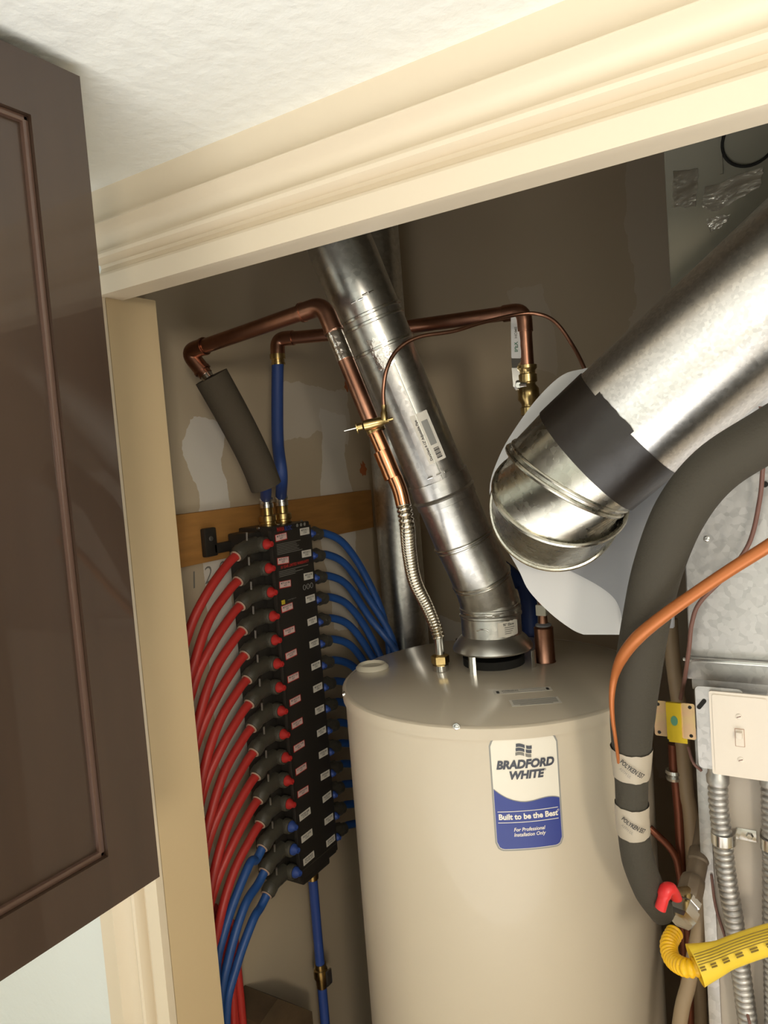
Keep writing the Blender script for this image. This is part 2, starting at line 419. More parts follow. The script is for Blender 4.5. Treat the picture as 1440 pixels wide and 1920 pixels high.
# frame as four boards with joints
for nm, a, b in (('stile', (pe, zcb), (yc, zct)), ('stile', (yn, zcb), (yn+(yc-pe), zct)),
                 ('rail', (yn+(yc-pe), zcb), (pe, pb)), ('rail', (yn+(yc-pe), pt), (pe, zct))):
    obj(nm, box(nb(), (xc-0.02, a[0], a[1]), (xc, b[0], b[1])), M['cabinet'], tt, smooth=False)
obj('door_panel', box(nb(), (xc-0.018, yn+(yc-pe), pb), (xc-0.010, pe, pt)), M['cabinet'], tt, smooth=False)
bm = nb()
w_ = 0.007
for a, b in (((pe-w_, pb), (pe, pt)), ((yn+yc-pe, pb), (yn+yc-pe+w_, pt)), ((yn+yc-pe, pb), (pe, pb+w_)), ((yn+yc-pe, pt-w_), (pe, pt))):
    box(bm, (xc-0.012, a[0], a[1]), (xc-0.0045, b[0], b[1]), 0.002)
lp = obj('panel_bead', bm, M['lip'], tt); lp['label'] = 'paler bead around the panel with painted highlight'
# ================================================================ WATER HEATER
HC = Q(922, 1262, 1.43); RH = 0.285; ZT = HC.z
hx, hy = HC.x, HC.y
print('heater', hx, hy, ZT)
ht = thing('water_heater', (hx, hy, 0), 'large beige cylindrical gas water heater with a blue and white label', 'water heater')
bm = nb(); lathe(bm, (hx, hy, 0.02), (0, 0, 1), [(0, RH-0.006), (0.01, RH), (ZT-0.02-0.012, RH)], 96); obj('tank_jacket', bm, M['tank'], ht)
bm = nb(); lathe(bm, (hx, hy, ZT-0.036), (0, 0, 1), [(0.0150, RH-0.001), (0.0150, RH+0.0045), (0.033, RH+0.0045), (0.0355, RH+0.002), (0.036, RH-0.003)], 96, cap=False); obj('top_band', bm, M['tank'], ht)
bm = nb(); lathe(bm, (hx, hy, ZT-0.003), (0, 0, 1), [(0, RH-0.0025), (0.0022, RH-0.0025), (0.003, RH-0.004)], 96); obj('top_pan', bm, M['tanktop'], ht)
def cyl_hit(px, py, R=RH):
    r = ray(px, py); ox, oy = CAM.x-hx, CAM.y-hy
    a = r.x**2+r.y**2; b = 2*(ox*r.x+oy*r.y); c = ox*ox+oy*oy-R*R
    t = (-b-math.sqrt(max(0, b*b-4*a*c)))/(2*a); return CAM+r*t
def on_tank(ang0, z0, R, skew=0.0):
    def f(u, v):
        a = ang0+u/RH
        return V((hx+R*math.cos(a), hy+R*math.sin(a), z0+v))
    return f
# band screws
for px, py in ((856, 1363), (646, 1302)):
    try: p = cyl_hit(px, py, RH+0.003)
    except ValueError: p = cyl_hit(656, 1302, RH+0.003)
    n = V((p.x-hx, p.y-hy, 0)).normalized()
    bm = nb(); lathe(bm, p-n*0.0005, n, [(0, 0.0062), (0.0015, 0.006), (0.0018, 0.0042), (0.0045, 0.004), (0.005, 0.003)], 12); obj('screw', bm, M['chrome'], ht)
# main label
pc = cyl_hit(988, 1487); a0 = math.atan2(pc.y-hy, pc.x-hx); zl = pc.z
lw = (cyl_hit(1049, 1480)-cyl_hit(926, 1492)).length; lh = abs(cyl_hit(984, 1382).z-cyl_hit(994, 1590).z)
print('label', lw, lh)
def curved(bm, f, w, top, bot, rtop, rbot, n=28):
    """region between bot(u) and top(u)"""
    cols = []
    for i in range(n+1):
        u = -w/2+w*i/n
        dt = w/2-abs(u)
        ct = rtop-math.sqrt(max(0, rtop**2-max(0, rtop-dt)**2)) if rtop and dt < rtop else 0
        cb = rbot-math.sqrt(max(0, rbot**2-max(0, rbot-dt)**2)) if rbot and dt < rbot else 0
        cols.append((bm.verts.new(f(u, bot(u)+cb)), bm.verts.new(f(u, top(u)-ct))))
    for a, b in zip(cols, cols[1:]): bm.faces.new((a[0], b[0], b[1], a[1]))
lb = nb(); curved(lb, on_tank(a0, zl, RH+0.0004), lw+0.005, lambda u: lh/2+0.0025, lambda u: -lh/2-0.0025, 0.0135, 0.0135)
o = obj('label_border', lb, M['greyprint'], ht)
lb = nb(); curved(lb, on_tank(a0, zl, RH+0.0007), lw, lambda u: lh/2, lambda u: -lh/2, 0.012, 0.012); lab = obj('brand_label', lb, M['logow'], ht)
WV = [(0, .45), (.06, .482), (.12, .508), (.2, .537), (.3, .560), (.4, .574), (.48, .578), (.58, .573), (.7, .560), (.8, .553), (.88, .555), (.94, .562), (1.001, .575)]
def wave(u):
    t = min(1, max(0, u/lw+0.5))
    for (a, va), (b, vb) in zip(WV, WV[1:]):
        if a <= t <= b: return lh*(0.5-(va+(vb-va)*(t-a)/(b-a)))
    return lh*-0.07
lb = nb(); curved(lb, on_tank(a0, zl, RH+0.0010), lw-0.001, lambda u: wave(u)+0.0014, lambda u: wave(u)-0.003, 0, 0); obj('print', lb, M['greyprint'], lab)
lb = nb(); curved(lb, on_tank(a0, zl, RH+0.0012), lw-0.001, wave, lambda u: -lh/2+0.001, 0, 0.0115); obj('print', lb, M['navy'], lab)
for v0 in (-0.155*lh, -0.255*lh):
    lb = nb(); curved(lb, on_tank(a0, zl, RH+0.0014), lw*0.92, lambda u: v0+0.0005, lambda u: v0-0.0005, 0, 0); obj('print', lb, M['logow'], lab)
def ftk(v0, u0=0.0, R=RH+0.0015): 
    g = on_tank(a0, zl+v0, R); return lambda u, v: g(u+u0, v)
text('BRADFORD', ftk(0.262*lh), 0.0180, M['logogrey'], lab, width=lw*0.88, bold=0.05, shear=0.22)
text('WHITE', ftk(0.166*lh), 0.0172, M['logogrey'], lab, width=lw*0.53, bold=0.05, shear=0.22)
text('Built to be the Best', ftk(-0.205*lh), 0.0125, M['logow'], lab, width=lw*0.90, bold=0.035)
text('\u00ae', ftk(-0.183*lh, lw*0.46), 0.005, M['logow'], lab)
text('\u00ae', ftk(0.198*lh, lw*0.295), 0.005, M['logogrey'], lab)
text('For Professional\nInstallation Only', ftk(-0.345*lh, 0.0), 0.0082, M['logow'], lab, width=lw*0.48, bold=0.018, shear=0.2)
# little waving flag mark: four dark patches and pale stripes
for r in range(3):
    for (u1, u2) in ((-0.12, 0.01), (0.03, 0.115)):
        lb = nb()
        wv = lambda u, r=r: lh*(0.438-0.037*r)-0.0026*math.sin(u/lw*18)
        f = on_tank(a0+(0.0)/RH, zl, RH+0.0015); n = 6; cs = []
        for i in range(n+1):
            u = (u1+(u2-u1)*i/n-0.008*r)*lw
            cs.append((lb.verts.new(f(u, wv(u)-lh*0.029)), lb.verts.new(f(u, wv(u)))))
        for a, b in zip(cs, cs[1:]): lb.faces.new((a[0], b[0], b[1], a[1]))
        obj('print', lb, M['logogrey'] if r < 2 else M['inkg'], lab)
# stickers on the top pan
def top_f(px, py, px2, py2):
    a = PZ(px, py, ZT+0.0006); b = PZ(px2, py2, ZT+0.0006); u = (b-a).normalized(); v = V((0, 0, 1)).cross(u)
    c = (a+b)/2
    return c, u, v, (b-a).length
c, u, v, w = top_f(926, 1299, 1034, 1291)
st = nb(); plate(st, c, u, v, w, 0.022, 0.002, 0.0003); s1 = obj('warning_sticker', st, M['sticker'], ht)
text('\u26a0 WARNING' if False else 'WARNING', lambda a, b: c-u*0.022+v*0.0035+V((0, 0, 0.0005))+u*a+v*b, 0.0085, M['ink'], s1, width=0.03, bold=0.02)
for k, (l0, l1, vv) in enumerate(((-0.005, 0.040, 0.005), (-0.036, 0.040, -0.004))):
    lb = nb(); plate(lb, c+u*(l0+l1)/2+v*vv+V((0, 0, 0.0004)), u, v, l1-l0, 0.0014, 0.0003, 0.0001, 1); obj('print', lb, M['inkg'], s1)
for uu in (-0.044, 0.044):
    lb = nb(); plate(lb, c+u*uu+V((0, 0, 0.0004)), u, v, 0.005, 0.013, 0.001, 0.0001, 1); obj('print', lb, M['ink'], s1)
c2, u2, v2, w2 = top_f(957, 1319, 1050, 1312)
st = nb(); plate(st, c2, u2, v2, w2, 0.034, 0.001, 0.0003); s2 = obj('notice_sticker', st, M['sticker'], ht)
for k in range(6):
    lb = nb(); plate(lb, c2+v2*(0.012-k*0.0048)+V((0, 0, 0.0004)), u2, v2, w2*0.9-(0.02 if k == 5 else 0), 0.0022, 0.0003, 0.0001, 1); obj('print', lb, M['inkg'], s2)
# ivory plug ring
cp = PZ(698, 1252, ZT)
bm = nb(); lathe(bm, cp, (0, 0, 1), [(0, 0.034), (0.003, 0.034), (0.0065, 0.030), (0.0085, 0.0285), (0.009, 0.0265), (0.006, 0.024), (0.004, 0.022)], 32); tag(obj('port_plug', bm, M['cap'], ht), 'ivory plastic plug cap')
# ================================================================ DRAFT HOOD
HB = PZ(926, 1242, ZT); dx_, dy_ = HB.x, HB.y; dhd = (HB-CAM).dot(FW)
dh = thing('draft_hood', (dx_, dy_, ZT), 'dull grey flared draft hood standing on legs on the heater top', 'draft hood')
zo = ZT+0.031
bm = nb(); lathe(bm, (dx_, dy_, zo), (0, 0, 1), [(0, 0.074), (0.0, 0.080), (0.003, 0.081), (0.010, 0.078), (0.022, 0.069), (0.030, 0.060), (0.033, 0.0575), (0.040, 0.0575), (0.040, 0.0545), (0.033, 0.055), (0.0285, 0.058), (0.020, 0.067), (0.008, 0.075), (0.0, 0.074)], 48, cap=False); obj('hood', bm, M['hood'], dh)
bm = nb(); lathe(bm, (dx_, dy_, ZT), (0, 0, 1), [(0, 0.062), (0.016, 0.062), (0.016, 0.057), (0.002, 0.057)], 32); tag(obj('flue_collar', bm, M['hole'], dh), 'dark flue collar')
for px, py in ((887, 1264), (1001, 1250), (958, 1214), (862, 1226)):
    pp = PZ(px, py, ZT); n = V((pp.x-dx_, pp.y-dy_, 0)).normalized(); t = V((-n.y, n.x, 0))
    cc = pp.copy()
    bm = nb(); prism(bm, [cc-t*0.008, cc-t*0.003+n*0.003, cc+t*0.003+n*0.003, cc+t*0.008, cc+t*0.008+n*0.001, cc+t*0.0035+n*0.0042, cc-t*0.0035+n*0.0042, cc-t*0.008+n*0.001], (0, 0, 0.034)); obj('leg', bm, M['seam'], dh, smooth=False)
# ================================================================ B-VENT: elbow + adjustable pipe
def rings_pipe(P, r, seg=48):
    """straight gores joined on mitre planes"""
    P = [V(p) for p in P]; out = []
    u, v = frame(P[1]-P[0])
    for i in range(len(P)):
        d0 = (P[i]-P[i-1]).normalized() if i else (P[1]-P[0]).normalized()
        d1 = (P[i+1]-P[i]).normalized() if i < len(P)-1 else d0
        n = (d0+d1).normalized()
        if i == 0: base = [P[0]+(u*math.cos(2*math.pi*k/seg)+v*math.sin(2*math.pi*k/seg))*r for k in range(seg)]
        else: base = [q+d0*((P[i]-q).dot(n)/d0.dot(n)) for q in out[-1]]
        out.append(base)
    return out
def gore(bm, ra, rb, cap=True, k=1.0, ca=None, cb=None):
    if k != 1.0:
        ca = sum(ra, V())/len(ra); cb = sum(rb, V())/len(rb)
        ra = [ca+(q-ca)*k for q in ra]; rb = [cb+(q-cb)*k for q in rb]
    a = [bm.verts.new(q) for q in ra]; b = [bm.verts.new(q) for q in rb]; n = len(a)
    for i in range(n): bm.faces.new((a[i], a[(i+1) % n], b[(i+1) % n], b[i]))
    if cap: bm.faces.new(a[::-1]); bm.faces.new(b)
def bead(bm, ring, r, off=0.0):
    c = sum(ring, V())/len(ring)
    sweep(bm, [q+(q-c).normalized()*off for q in ring], r, 8, closed=True)
rv = 0.0578
ztop = zo+0.040
P = [V((dx_, dy_, zo+0.030)), V((dx_, dy_, zo+0.088))]
ve = thing('vent_elbow', P[0], 'steel adjustable elbow with angled seams rising from the draft hood', 'vent elbow')
dv = 1.425
P += [Q(902, 1082, dhd-0.03), Q(868, 1010, dhd-0.045), Q(838, 938, dhd-0.06)]
R_ = rings_pipe(P, rv)
for i in range(len(P)-1):
    bm = nb(); gore(bm, R_[i], R_[i+1]); obj('gore', bm, M['galv'], ve)
for i in range(1, len(P)-1):
    bm = nb(); bead(bm, R_[i], 0.0028, 0.0008)
    d = (P[i]-P[i-1]).normalized(); bead(bm, [q-d*0.008 for q in R_[i]], 0.0018, 0.0); obj('seam_bead', bm, M['seam'], ve)
# lower collar with embossing and torn sticker
bm = nb(); lathe(bm, P[0], (0, 0, 1), [(0, rv+0.0005), (0, rv+0.0025), (0.036, rv+0.0025), (0.0385, rv+0.005), (0.042, rv+0.005), (0.0445, rv+0.0025), (0.050, rv+0.0025), (0.052, rv+0.0042), (0.0545, rv+0.0042), (0.056, rv+0.0025), (0.062, rv+0.0025), (0.062, rv)], 48, cap=False); obj('collar', bm, M['galv'], ve)
def axis_f(o, d, R, a0_, ucirc=True):
    """map (u along circumference, v along axis)"""
    d = V(d).normalized(); uu, vv = frame(d)
    tc_ = (CAM-o); tc_ = (tc_-d*tc_.dot(d)).normalized(); ss = tc_.cross(d).normalized()*(-1)
    def f(u, v):
        a = a0_+u/R
        return o+d*v+(tc_*math.cos(a)+d.cross(tc_)*math.sin(a))*R
    return f
cf = axis_f(P[0], (0, 0, 1), rv+0.0031, 0)
bm = nb()
for i in range(8):
    pass
def patch(f, u0, u1, v0, v1, n=10, jag=0.0):
    bm = nb(); cs = []
    for i in range(n+1):
        u = u0+(u1-u0)*i/n
        cs.append((bm.verts.new(f(u, v0+random.uniform(-jag, jag))), bm.verts.new(f(u, v1+random.uniform(-jag, jag)))))
    for a, b in zip(cs, cs[1:]): bm.faces.new((a[0], b[0], b[1], a[1]))
    return bm
stk = obj('torn_sticker', patch(cf, 0.012, 0.060, 0.004, 0.034, 10, 0.0015), M['sticker'], ve)
cf2 = axis_f(P[0], (0, 0, 1), rv+0.0034, 0)
text('90\u00b0 Elbow', lambda a, b: cf2(0.036+a, 0.0275+b), 0.0075, M['ink'], stk, width=0.026, bold=0.02)
for k in range(4):
    obj('print', patch(cf2, 0.026, 0.050-0.003*k, 0.021-k*0.004, 0.0225-k*0.004, 4), M['inkg'], stk)
for uu in (-0.016, -0.002, 0.012):
    bm = nb(); sweep(bm, [cf(uu-0.005, 0.0475), cf(uu+0.005, 0.0475)], 0.0026, 8); obj('embossed_tab', bm, M['seam'], ve)
bm = nb(); sweep(bm, [cf(-0.030, 0.018), cf(-0.022, 0.021), cf(-0.012, 0.021), cf(-0.006, 0.018)], 0.0016, 8)
obj('embossed_tab', bm, M['seam'], ve)
# straight adjustable pipe
A = P[-1]; B = Q(646, 480, 1.36); dd = (B-A).normalized()
B2 = A+dd*((3.05-A.z)/dd.z)
vp = thing('vent_pipe', A, 'long steel adjustable vent pipe leaning up left from the heater elbow', 'vent pipe')
L1 = (Q(705, 640, 1.38)-A).length
rp = rv-0.0015
bm = nb(); lathe(bm, A, dd, [(0, rp), (L1+0.02, rp)], 48); obj('lower_pipe', bm, M['galv'], vp)
bm = nb(); lathe(bm, A+dd*(L1-0.02), dd, [(0, rp+0.001), (0, rp+0.004), ((B2-A).length-L1, rp+0.004)], 48); obj('upper_pipe', bm, M['galv'], vp)
bm = nb(); lathe(bm, A, dd, [(0.0, rp+0.0006), (0.0, rp+0.0035), (0.012, rp+0.0035), (0.016, rp+0.007), (0.02, rp+0.0035), (0.05, rp+0.0035), (0.05, rp)], 48, cap=False); obj('collar', bm, M['galv'], vp)
for t in (L1+0.03, L1+0.045, L1-0.018):
    bm = nb(); lathe(bm, A+dd*t, dd, [(0, rp+0.003), (0.002, rp+0.0066), (0.006, rp+0.0066), (0.008, rp+0.003)], 48, cap=False); obj('seam_bead', bm, M['seam'], vp)
pf = axis_f(A, dd, rp+0.0006, 0)
# long lock seam with foil tape
obj('lock_seam', patch(axis_f(A, dd, rp+0.0012, 0), -0.016, 0.006, 0.05, L1-0.03, 6), M['plenum'], vp)
bm = nb(); sweep(bm, [pf(0.007, 0.05), pf(0.007, L1-0.03)], 0.0016, 6); obj('seam_edge', bm, M['seam'], vp)
o = obj('foil_patch', patch(axis_f(A, dd, rp+0.0052, 0), -0.024, 0.012, L1-0.05, L1+0.005, 8, 0.004), M['foil'], vp)
for (v_, us) in ((0.062, (-0.018, 0.0, 0.016)), (L1+0.075, (-0.022, -0.008)), (L1+0.08, (0.002, 0.014))):
    for uu in us:
        f5 = axis_f(A, dd, rp+0.0045, 0); bm = nb(); sweep(bm, [f5(uu, v_), f5(uu+0.010, v_)], 0.002, 8); obj('embossed_tab', bm, M['seam'], vp)
# sticker reading along the pipe
q1 = Q(806, 818, 1.37); v1_ = (q1-A).dot(dd)
fs = axis_f(A, dd, rp+0.0016, 0); 
uc = 0.0135
o = obj('pipe_sticker', patch(fs, uc-0.0175, uc+0.0175, v1_-0.048, v1_+0.048, 8), M['sticker'], vp)
fs2 = axis_f(A, dd, rp+0.0021, 0)
text('DuraVent 4-12" Adjustable Pipe', lambda a, b: fs2(uc-0.0105+(-b)*(-1)*(-1), v1_-0.002+a), 0.0068, M['ink'], o, width=0.080, bold=0.022)
obj('print', patch(fs2, uc-0.0015, uc+0.0115, v1_-0.016, v1_+0.032, 4), M['greyprint'], o)
for k in range(9):
    obj('print', patch(fs2, uc+0.0005, uc+0.0115, v1_-0.043+k*0.0024, v1_-0.0418+k*0.0024+0.0006*(k % 3 == 0), 3), M['ink'], o)
# ================================================================ ROUND DUCT, TAPE, ELBOW, SHIELD
rd = 0.0889
T0 = Q(1100, 862, 1.005); T1 = Q(1179, 792, 0.985); 
U1 = Q(1400, 596, 0.905); dd2 = (U1-T0).normalized()
T1 = T0+dd2*(T1-T0).length
far = T0+dd2*0.62
rdct = thing('round_duct', T0, 'big shiny galvanised round duct slanting up to the right', 'duct')
bm = nb(); lathe(bm, T0+dd2*0.01, dd2, [(0, rd), (0.61, rd)], 72); obj('duct_pipe', bm, M['duct'], rdct)
bm = nb(); lathe(bm, T0, dd2, [(0, rd+0.0005), (0, rd+0.0015), ((T1-T0).length, rd+0.0017), ((T1-T0).length, rd+0.0004)], 72, cap=False); tag(obj('black_tape_wrap', bm, M['tape'], rdct), 'black tape wrapped round the joint')
ft = axis_f(T0, dd2, rd+0.0028, 0)
obj('tape_end', patch(ft, -0.055, 0.012, 0.062, (T1-T0).length+0.006, 8, 0.002), M['tape'], rdct)
EP = [T0+dd2*0.0, T0-dd2*0.040, Q(1050, 928, 1.028), Q(1040, 950, 1.085), PY(1042, 955, 1.122)]
RR = []
us, vs_ = frame(dd2)
el = thing('duct_elbow', EP[-1], 'rounded galvanised elbow at the lower end of the big duct', 'duct elbow')
def ringat(p, n, r, seg=64, ref=None):
    u = ref-n*ref.dot(n); u.normalize(); v = n.cross(u)
    return [p+(u*math.cos(2*math.pi*k/seg)+v*math.sin(2*math.pi*k/seg))*r for k in range(seg)]
ref = V((0, 0, 1))
nrm = []
for i in range(len(EP)):
    a = (EP[i]-EP[i-1]).normalized() if i else (EP[1]-EP[0]).normalized()
    b = (EP[i+1]-EP[i]).normalized() if i < len(EP)-1 else V((0, 1, 0))
    nrm.append((a+b).normalized())
nrm[0] = -dd2
RR = [ringat(EP[i], nrm[i], rd*(1.0, 1.0, 1.03, 1.03, 1.0)[i], 64, ref) for i in range(len(EP))]
for i in range(len(EP)-1):
    bm = nb(); gore(bm, RR[i], RR[i+1], cap=False); obj('gore', bm, M['elbow'], el)
for i, rr in ((1, 0.0032), (2, 0.0036), (3, 0.0036)):
    bm = nb(); bead(bm, RR[i], rr, 0.0008)
    if i == 1: bead(bm, [q-dd2*(-0.010) for q in RR[1]], 0.0024, 0.0006)
    obj('seam_bead', bm, M['elbow'], el)
ysh = 1.125
sh = thing('vent_shield', PY(1100, 1190, ysh), 'wide white rounded metal shield behind the duct elbow', 'shield')
def arcpts(L, close=True, n=4):
    return catmull(L, n)
outl = [(1100, 690), (1055, 703), (1010, 744), (968, 800), (936, 856), (918, 920), (936, 1000), (972, 1068), (992, 1108), (1032, 1150), (1072, 1180), (1094, 1190)]
pts = catmull([PY(a, b, ysh) for a, b in outl], 5)+[PY(1168, 1190, ysh), PY(1240, 1180, ysh), PY(1262, 700, ysh)]
bm = nb(); prism(bm, pts, (0, 0.016, 0)); obj('back_panel', bm, M['white'], sh)
outl = [(1055, 1063), (1115, 1094), (1148, 1118), (1162, 1142), (1168, 1175)]
pts = [PY(1262, 1178, ysh-0.012), PY(1262, 780, ysh-0.012), PY(1140, 820, ysh-0.012), PY(1050, 980, ysh-0.012)]+catmull([PY(a, b, ysh-0.012) for a, b in outl], 4)
bm = nb(); prism(bm, pts, (0, 0.0118, 0)); tag(obj('front_panel', bm, M['grey'], sh), 'overlapping front panel with a rounded corner, shade painted in as grey')  # grey colour stands in for shade on the white shield
# ================================================================ PLENUM + FURNACE
YP = 1.16
xp = PY(1290, 1180, YP).x
zb = PY(1370, 1243, YP-0.01).z; zb2 = PY(1370, 1280, YP-0.01).z; zb3 = PY(1360, 1296, YP).z
fz = thing('furnace', (xp+0.3, YP+0.3, 0), 'beige furnace cabinet with a tall galvanised plenum on the right', 'furnace')
zpm = PY(1262, 780, YP).z
obj('plenum', box(nb(), (xp, YP, zb), (0.6, YB-0.15, zpm), 0.002), M['plenum'], fz, smooth=False)
tag(obj('upper_plenum', box(nb(), (xp, YP, zpm+0.0005), (0.6, YB-0.15, 2.95), 0.002), M['dull_upper'], fz, smooth=False), 'duller grey upper duct section')
obj('flange', box(nb(), (xp-0.004, YP-0.010, zb2), (0.6, YB-0.15, zb), 0.003), M['plenum'], fz)
obj('flange_lip', box(nb(), (xp-0.007, YP-0.014, zb-0.001), (0.6, YP-0.004, zb+0.004), 0.0012), M['seam'], fz)
obj('cabinet_top', box(nb(), (xp+0.002, YP-0.004, zb3), (0.6, YB-0.15, zb2-0.0005), 0.002), M['plenum'], fz)
obj('cabinet_body', box(nb(), (xp+0.004, YP, 0.05), (0.6, YB-0.15, zb3-0.0005), 0.002), M['furnace'], fz)
# folded corner strip on the cabinet edge and a recessed seam
obj('corner_strip', box(nb(), (xp+0.002, YP-0.004, 0.05), (xp+0.020, YP-0.0003, zb3-0.06), 0.0015), M['plenum'], fz)
# foil tape patches and round knock-out on the plenum
def pface(px, py, dz=0.0): return PY(px, py, YP-dz)
def rough_poly(L, dz, jag=0.0015, n=6):
    pts = []
    for i in range(len(L)):
        a = pface(*L[i], dz); b = pface(*L[(i+1) % len(L)], dz)
        for k in range(n): 
            q = a+(b-a)*(k/n); pts.append(q+V((random.uniform(-jag, jag), 0, random.uniform(-jag, jag))))
    return pts
for L in ([(1322, 352), (1432, 312), (1425, 350), (1345, 398), (1316, 388)], [(1262, 322), (1308, 318), (1306, 388), (1262, 390)], [(1325, 410), (1372, 402), (1350, 428), (1333, 436)]):
    bm = nb(); prism(bm, rough_poly(L, 0.0012), (0, 0.0011, 0)); obj('foil_patch', bm, M['foil'], fz, smooth=False)
kc = pface(1405, 262, 0.002)
bm = nb(); ringtube(bm, [kc+V((math.cos(t*math.pi/18), 0, math.sin(t*math.pi/18)))*0.034 for t in range(36)], 0.0022); obj('knockout_ring', bm, M['hole'], fz)
obj('vertical_rib', box(nb(), (pface(1352, 300).x-0.002, YP-0.003, pface(1340, 330).z), (pface(1352, 300).x+0.002, YP-0.0002, 2.9)), M['dull_upper'], fz)
for px, py in ((1434, 908), (1325, 1010)):
    bm = nb(); lathe(bm, pface(px, py), (0, -1, 0), [(0, 0.0045), (0.002, 0.0045), (0.003, 0.003)], 10); obj('screw', bm, M['chrome' if px < 1400 else 'hole'], fz)
# slanted sheet strip seen between duct and hose
ds = thing('duct_hanger', PY(1350, 800, 1.10), 'bright flat metal strip running below the round duct', 'metal strip')
a = Q(1262, 888, 1.03); b = Q(1462, 712, 0.94); n = ray(1350, 800).normalized()
wv_ = (V(UP)*(-1)+RT*0.8).normalized()*0.026
bm = nb(); prism(bm, [a, b, b+wv_*1.15, a+wv_*1.0], n*0.003); obj('strip', bm, M['plenum'], ds, smooth=False)
m_ = Q(1422, 762, 0.945)
bm = nb(); prism(bm, [m_, m_+RT*0.005, m_+RT*0.008-UP*0.016, m_+RT*0.004-UP*0.016], -n*0.002); obj('clip', bm, M['wire'], ds, smooth=False)
# ================================================================ SWITCH, BRACKET, CONDUITS
YS = YP-0.052
sw = thing('light_switch', PY(1385, 1455, YP), 'ivory toggle switch plate on a metal box on the furnace', 'light switch')
s_tl = PY(1325, 1296, YS); s_bl = PY(1339, 1452, YS); sw_w = 0.078; 
sx0 = (s_tl.x+s_bl.x)/2; sz1 = s_tl.z; sz0 = s_bl.z
obj('switch_box', box(nb(), (sx0+0.006, YS+0.006, sz0+0.006), (sx0+sw_w-0.006, YP-0.001, sz1-0.006), 0.002), M['plenum'], sw)
bl = PY(1300, 1298, YS+0.008)
bm = nb(); plate(bm, V((sx0+0.012, YS+0.0095, (sz1+sz0)/2+0.004)), (1, 0, 0), (0, 0, 1), 0.062, sz1-sz0+0.0, 0.006, 0.002); obj('mounting_bracket', bm, M['plenum'], sw)
bm = nb(); plate(bm, V((sx0-0.011, YS+0.0072, sz1-0.022)), (0.6, 0, 0.8), (-0.8, 0, 0.6), 0.018, 0.006, 0.0028, 0.0006); obj('slot', bm, M['hole'], sw)
bm = nb(); plate(bm, V((sx0+sw_w/2, YS+0.006, (sz0+sz1)/2)), (1, 0, 0), (0, 0, 1), sw_w, sz1-sz0, 0.003, 0.004)
for vtx in bm.verts: pass
pl = obj('wall_plate', bm, M['plate'], sw, ang=20)
bm = nb(); plate(bm, V((sx0+sw_w/2, YS+0.0052, (sz0+sz1)/2)), (1, 0, 0), (0, 0, 1), sw_w-0.008, sz1-sz0-0.008, 0.003, 0.0048); obj('plate_face', bm, M['plate'], sw, ang=20)
sc_ = V((sx0+sw_w/2-0.001, YS+0.0004, (sz0+sz1)/2-0.002))
bm = nb(); plate(bm, sc_, (1, 0, 0), (0, 0, 1), 0.0125, 0.026, 0.0008, 0.0007); tg0 = obj('toggle_frame', bm, M['ring'], sw)
bm = nb(); plate(bm, sc_+V((0, -0.0006, 0)), (1, 0, 0), (0, 0, 1), 0.0105, 0.024, 0.0008, 0.0006); obj('toggle_well', bm, M['plate'], sw)
bm = nb(); box(bm, sc_+V((-0.0038, -0.0095, 0.001)), sc_+V((0.0038, -0.0008, 0.010)), 0.0012); obj('toggle', bm, M['plate'], sw)
for dz in (0.030, -0.032):
    bm = nb(); lathe(bm, sc_+V((0, 0.0002, dz)), (0, -1, 0), [(0, 0.0042), (0.001, 0.0042), (0.0016, 0.003)], 14)
    o = obj('screw', bm, M['plate'], sw)
    bm = nb(); plate(bm, sc_+V((0, -0.0013, dz)), (0.9, 0, 0.4), (-0.4, 0, 0.9), 0.006, 0.0009, 0.0003, 0.0006, 1); obj('slot', bm, M['wire'], sw)
def corrugated(path, r, amp, pitch, m_, parent, name, seg=20, step=5, sharp=1.0):
    pts = resample(path, pitch/step); rr = []
    for i in range(len(pts)):
        ph = (i % step)/step
        rr.append(r+amp*(abs(math.sin(math.pi*ph))**sharp*2-1))
    bm = nb(); sweep(bm, pts, rr, seg); return obj(name, bm, m_, parent, ang=85)
YC = YP-0.022
cpath = [PY(a, b, YC) for a, b in ((1346, 1462), (1347, 1500), (1353, 1560), (1362, 1640), (1375, 1720), (1386, 1800), (1397, 1880), (1406, 1960), (1412, 2100))]
cd1 = thing('flexible_conduit', cpath[-1], 'ribbed steel flexible conduit dropping from the left side of the switch', 'conduit', 'armoured conduits on the furnace front')
corrugated(catmull(cpath, 8), 0.0125, 0.0018, 0.0092, M['plenum'], cd1, 'armour', 24, 6, 0.6)
bm = nb(); lathe(bm, cpath[0]+V((0, 0, -0.004)), (0, 0, 1), [(0, 0.0155), (0.010, 0.0160), (0.014, 0.0135), (0.030, 0.0135)], 24); obj('connector', bm, M['plenum'], cd1)
cpath2 = [PY(a, b, YC) for a, b in ((1446, 1466), (1447, 1520), (1449, 1600), (1449, 1680), (1450, 1760), (1452, 1850), (1456, 2050))]
cd2 = thing('flexible_conduit', cpath2[-1], 'second ribbed steel conduit cut by the right edge of the photo', 'conduit', 'armoured conduits on the furnace front')
corrugated(catmull(cpath2, 8), 0.0125, 0.0018, 0.0092, M['plenum'], cd2, 'armour', 24, 6, 0.6)
bm = nb(); lathe(bm, cpath2[0]+V((0, 0, -0.004)), (0, 0, 1), [(0, 0.0155), (0.010, 0.0160), (0.014, 0.0135), (0.030, 0.0135)], 24); obj('connector', bm, M['plenum'], cd2)
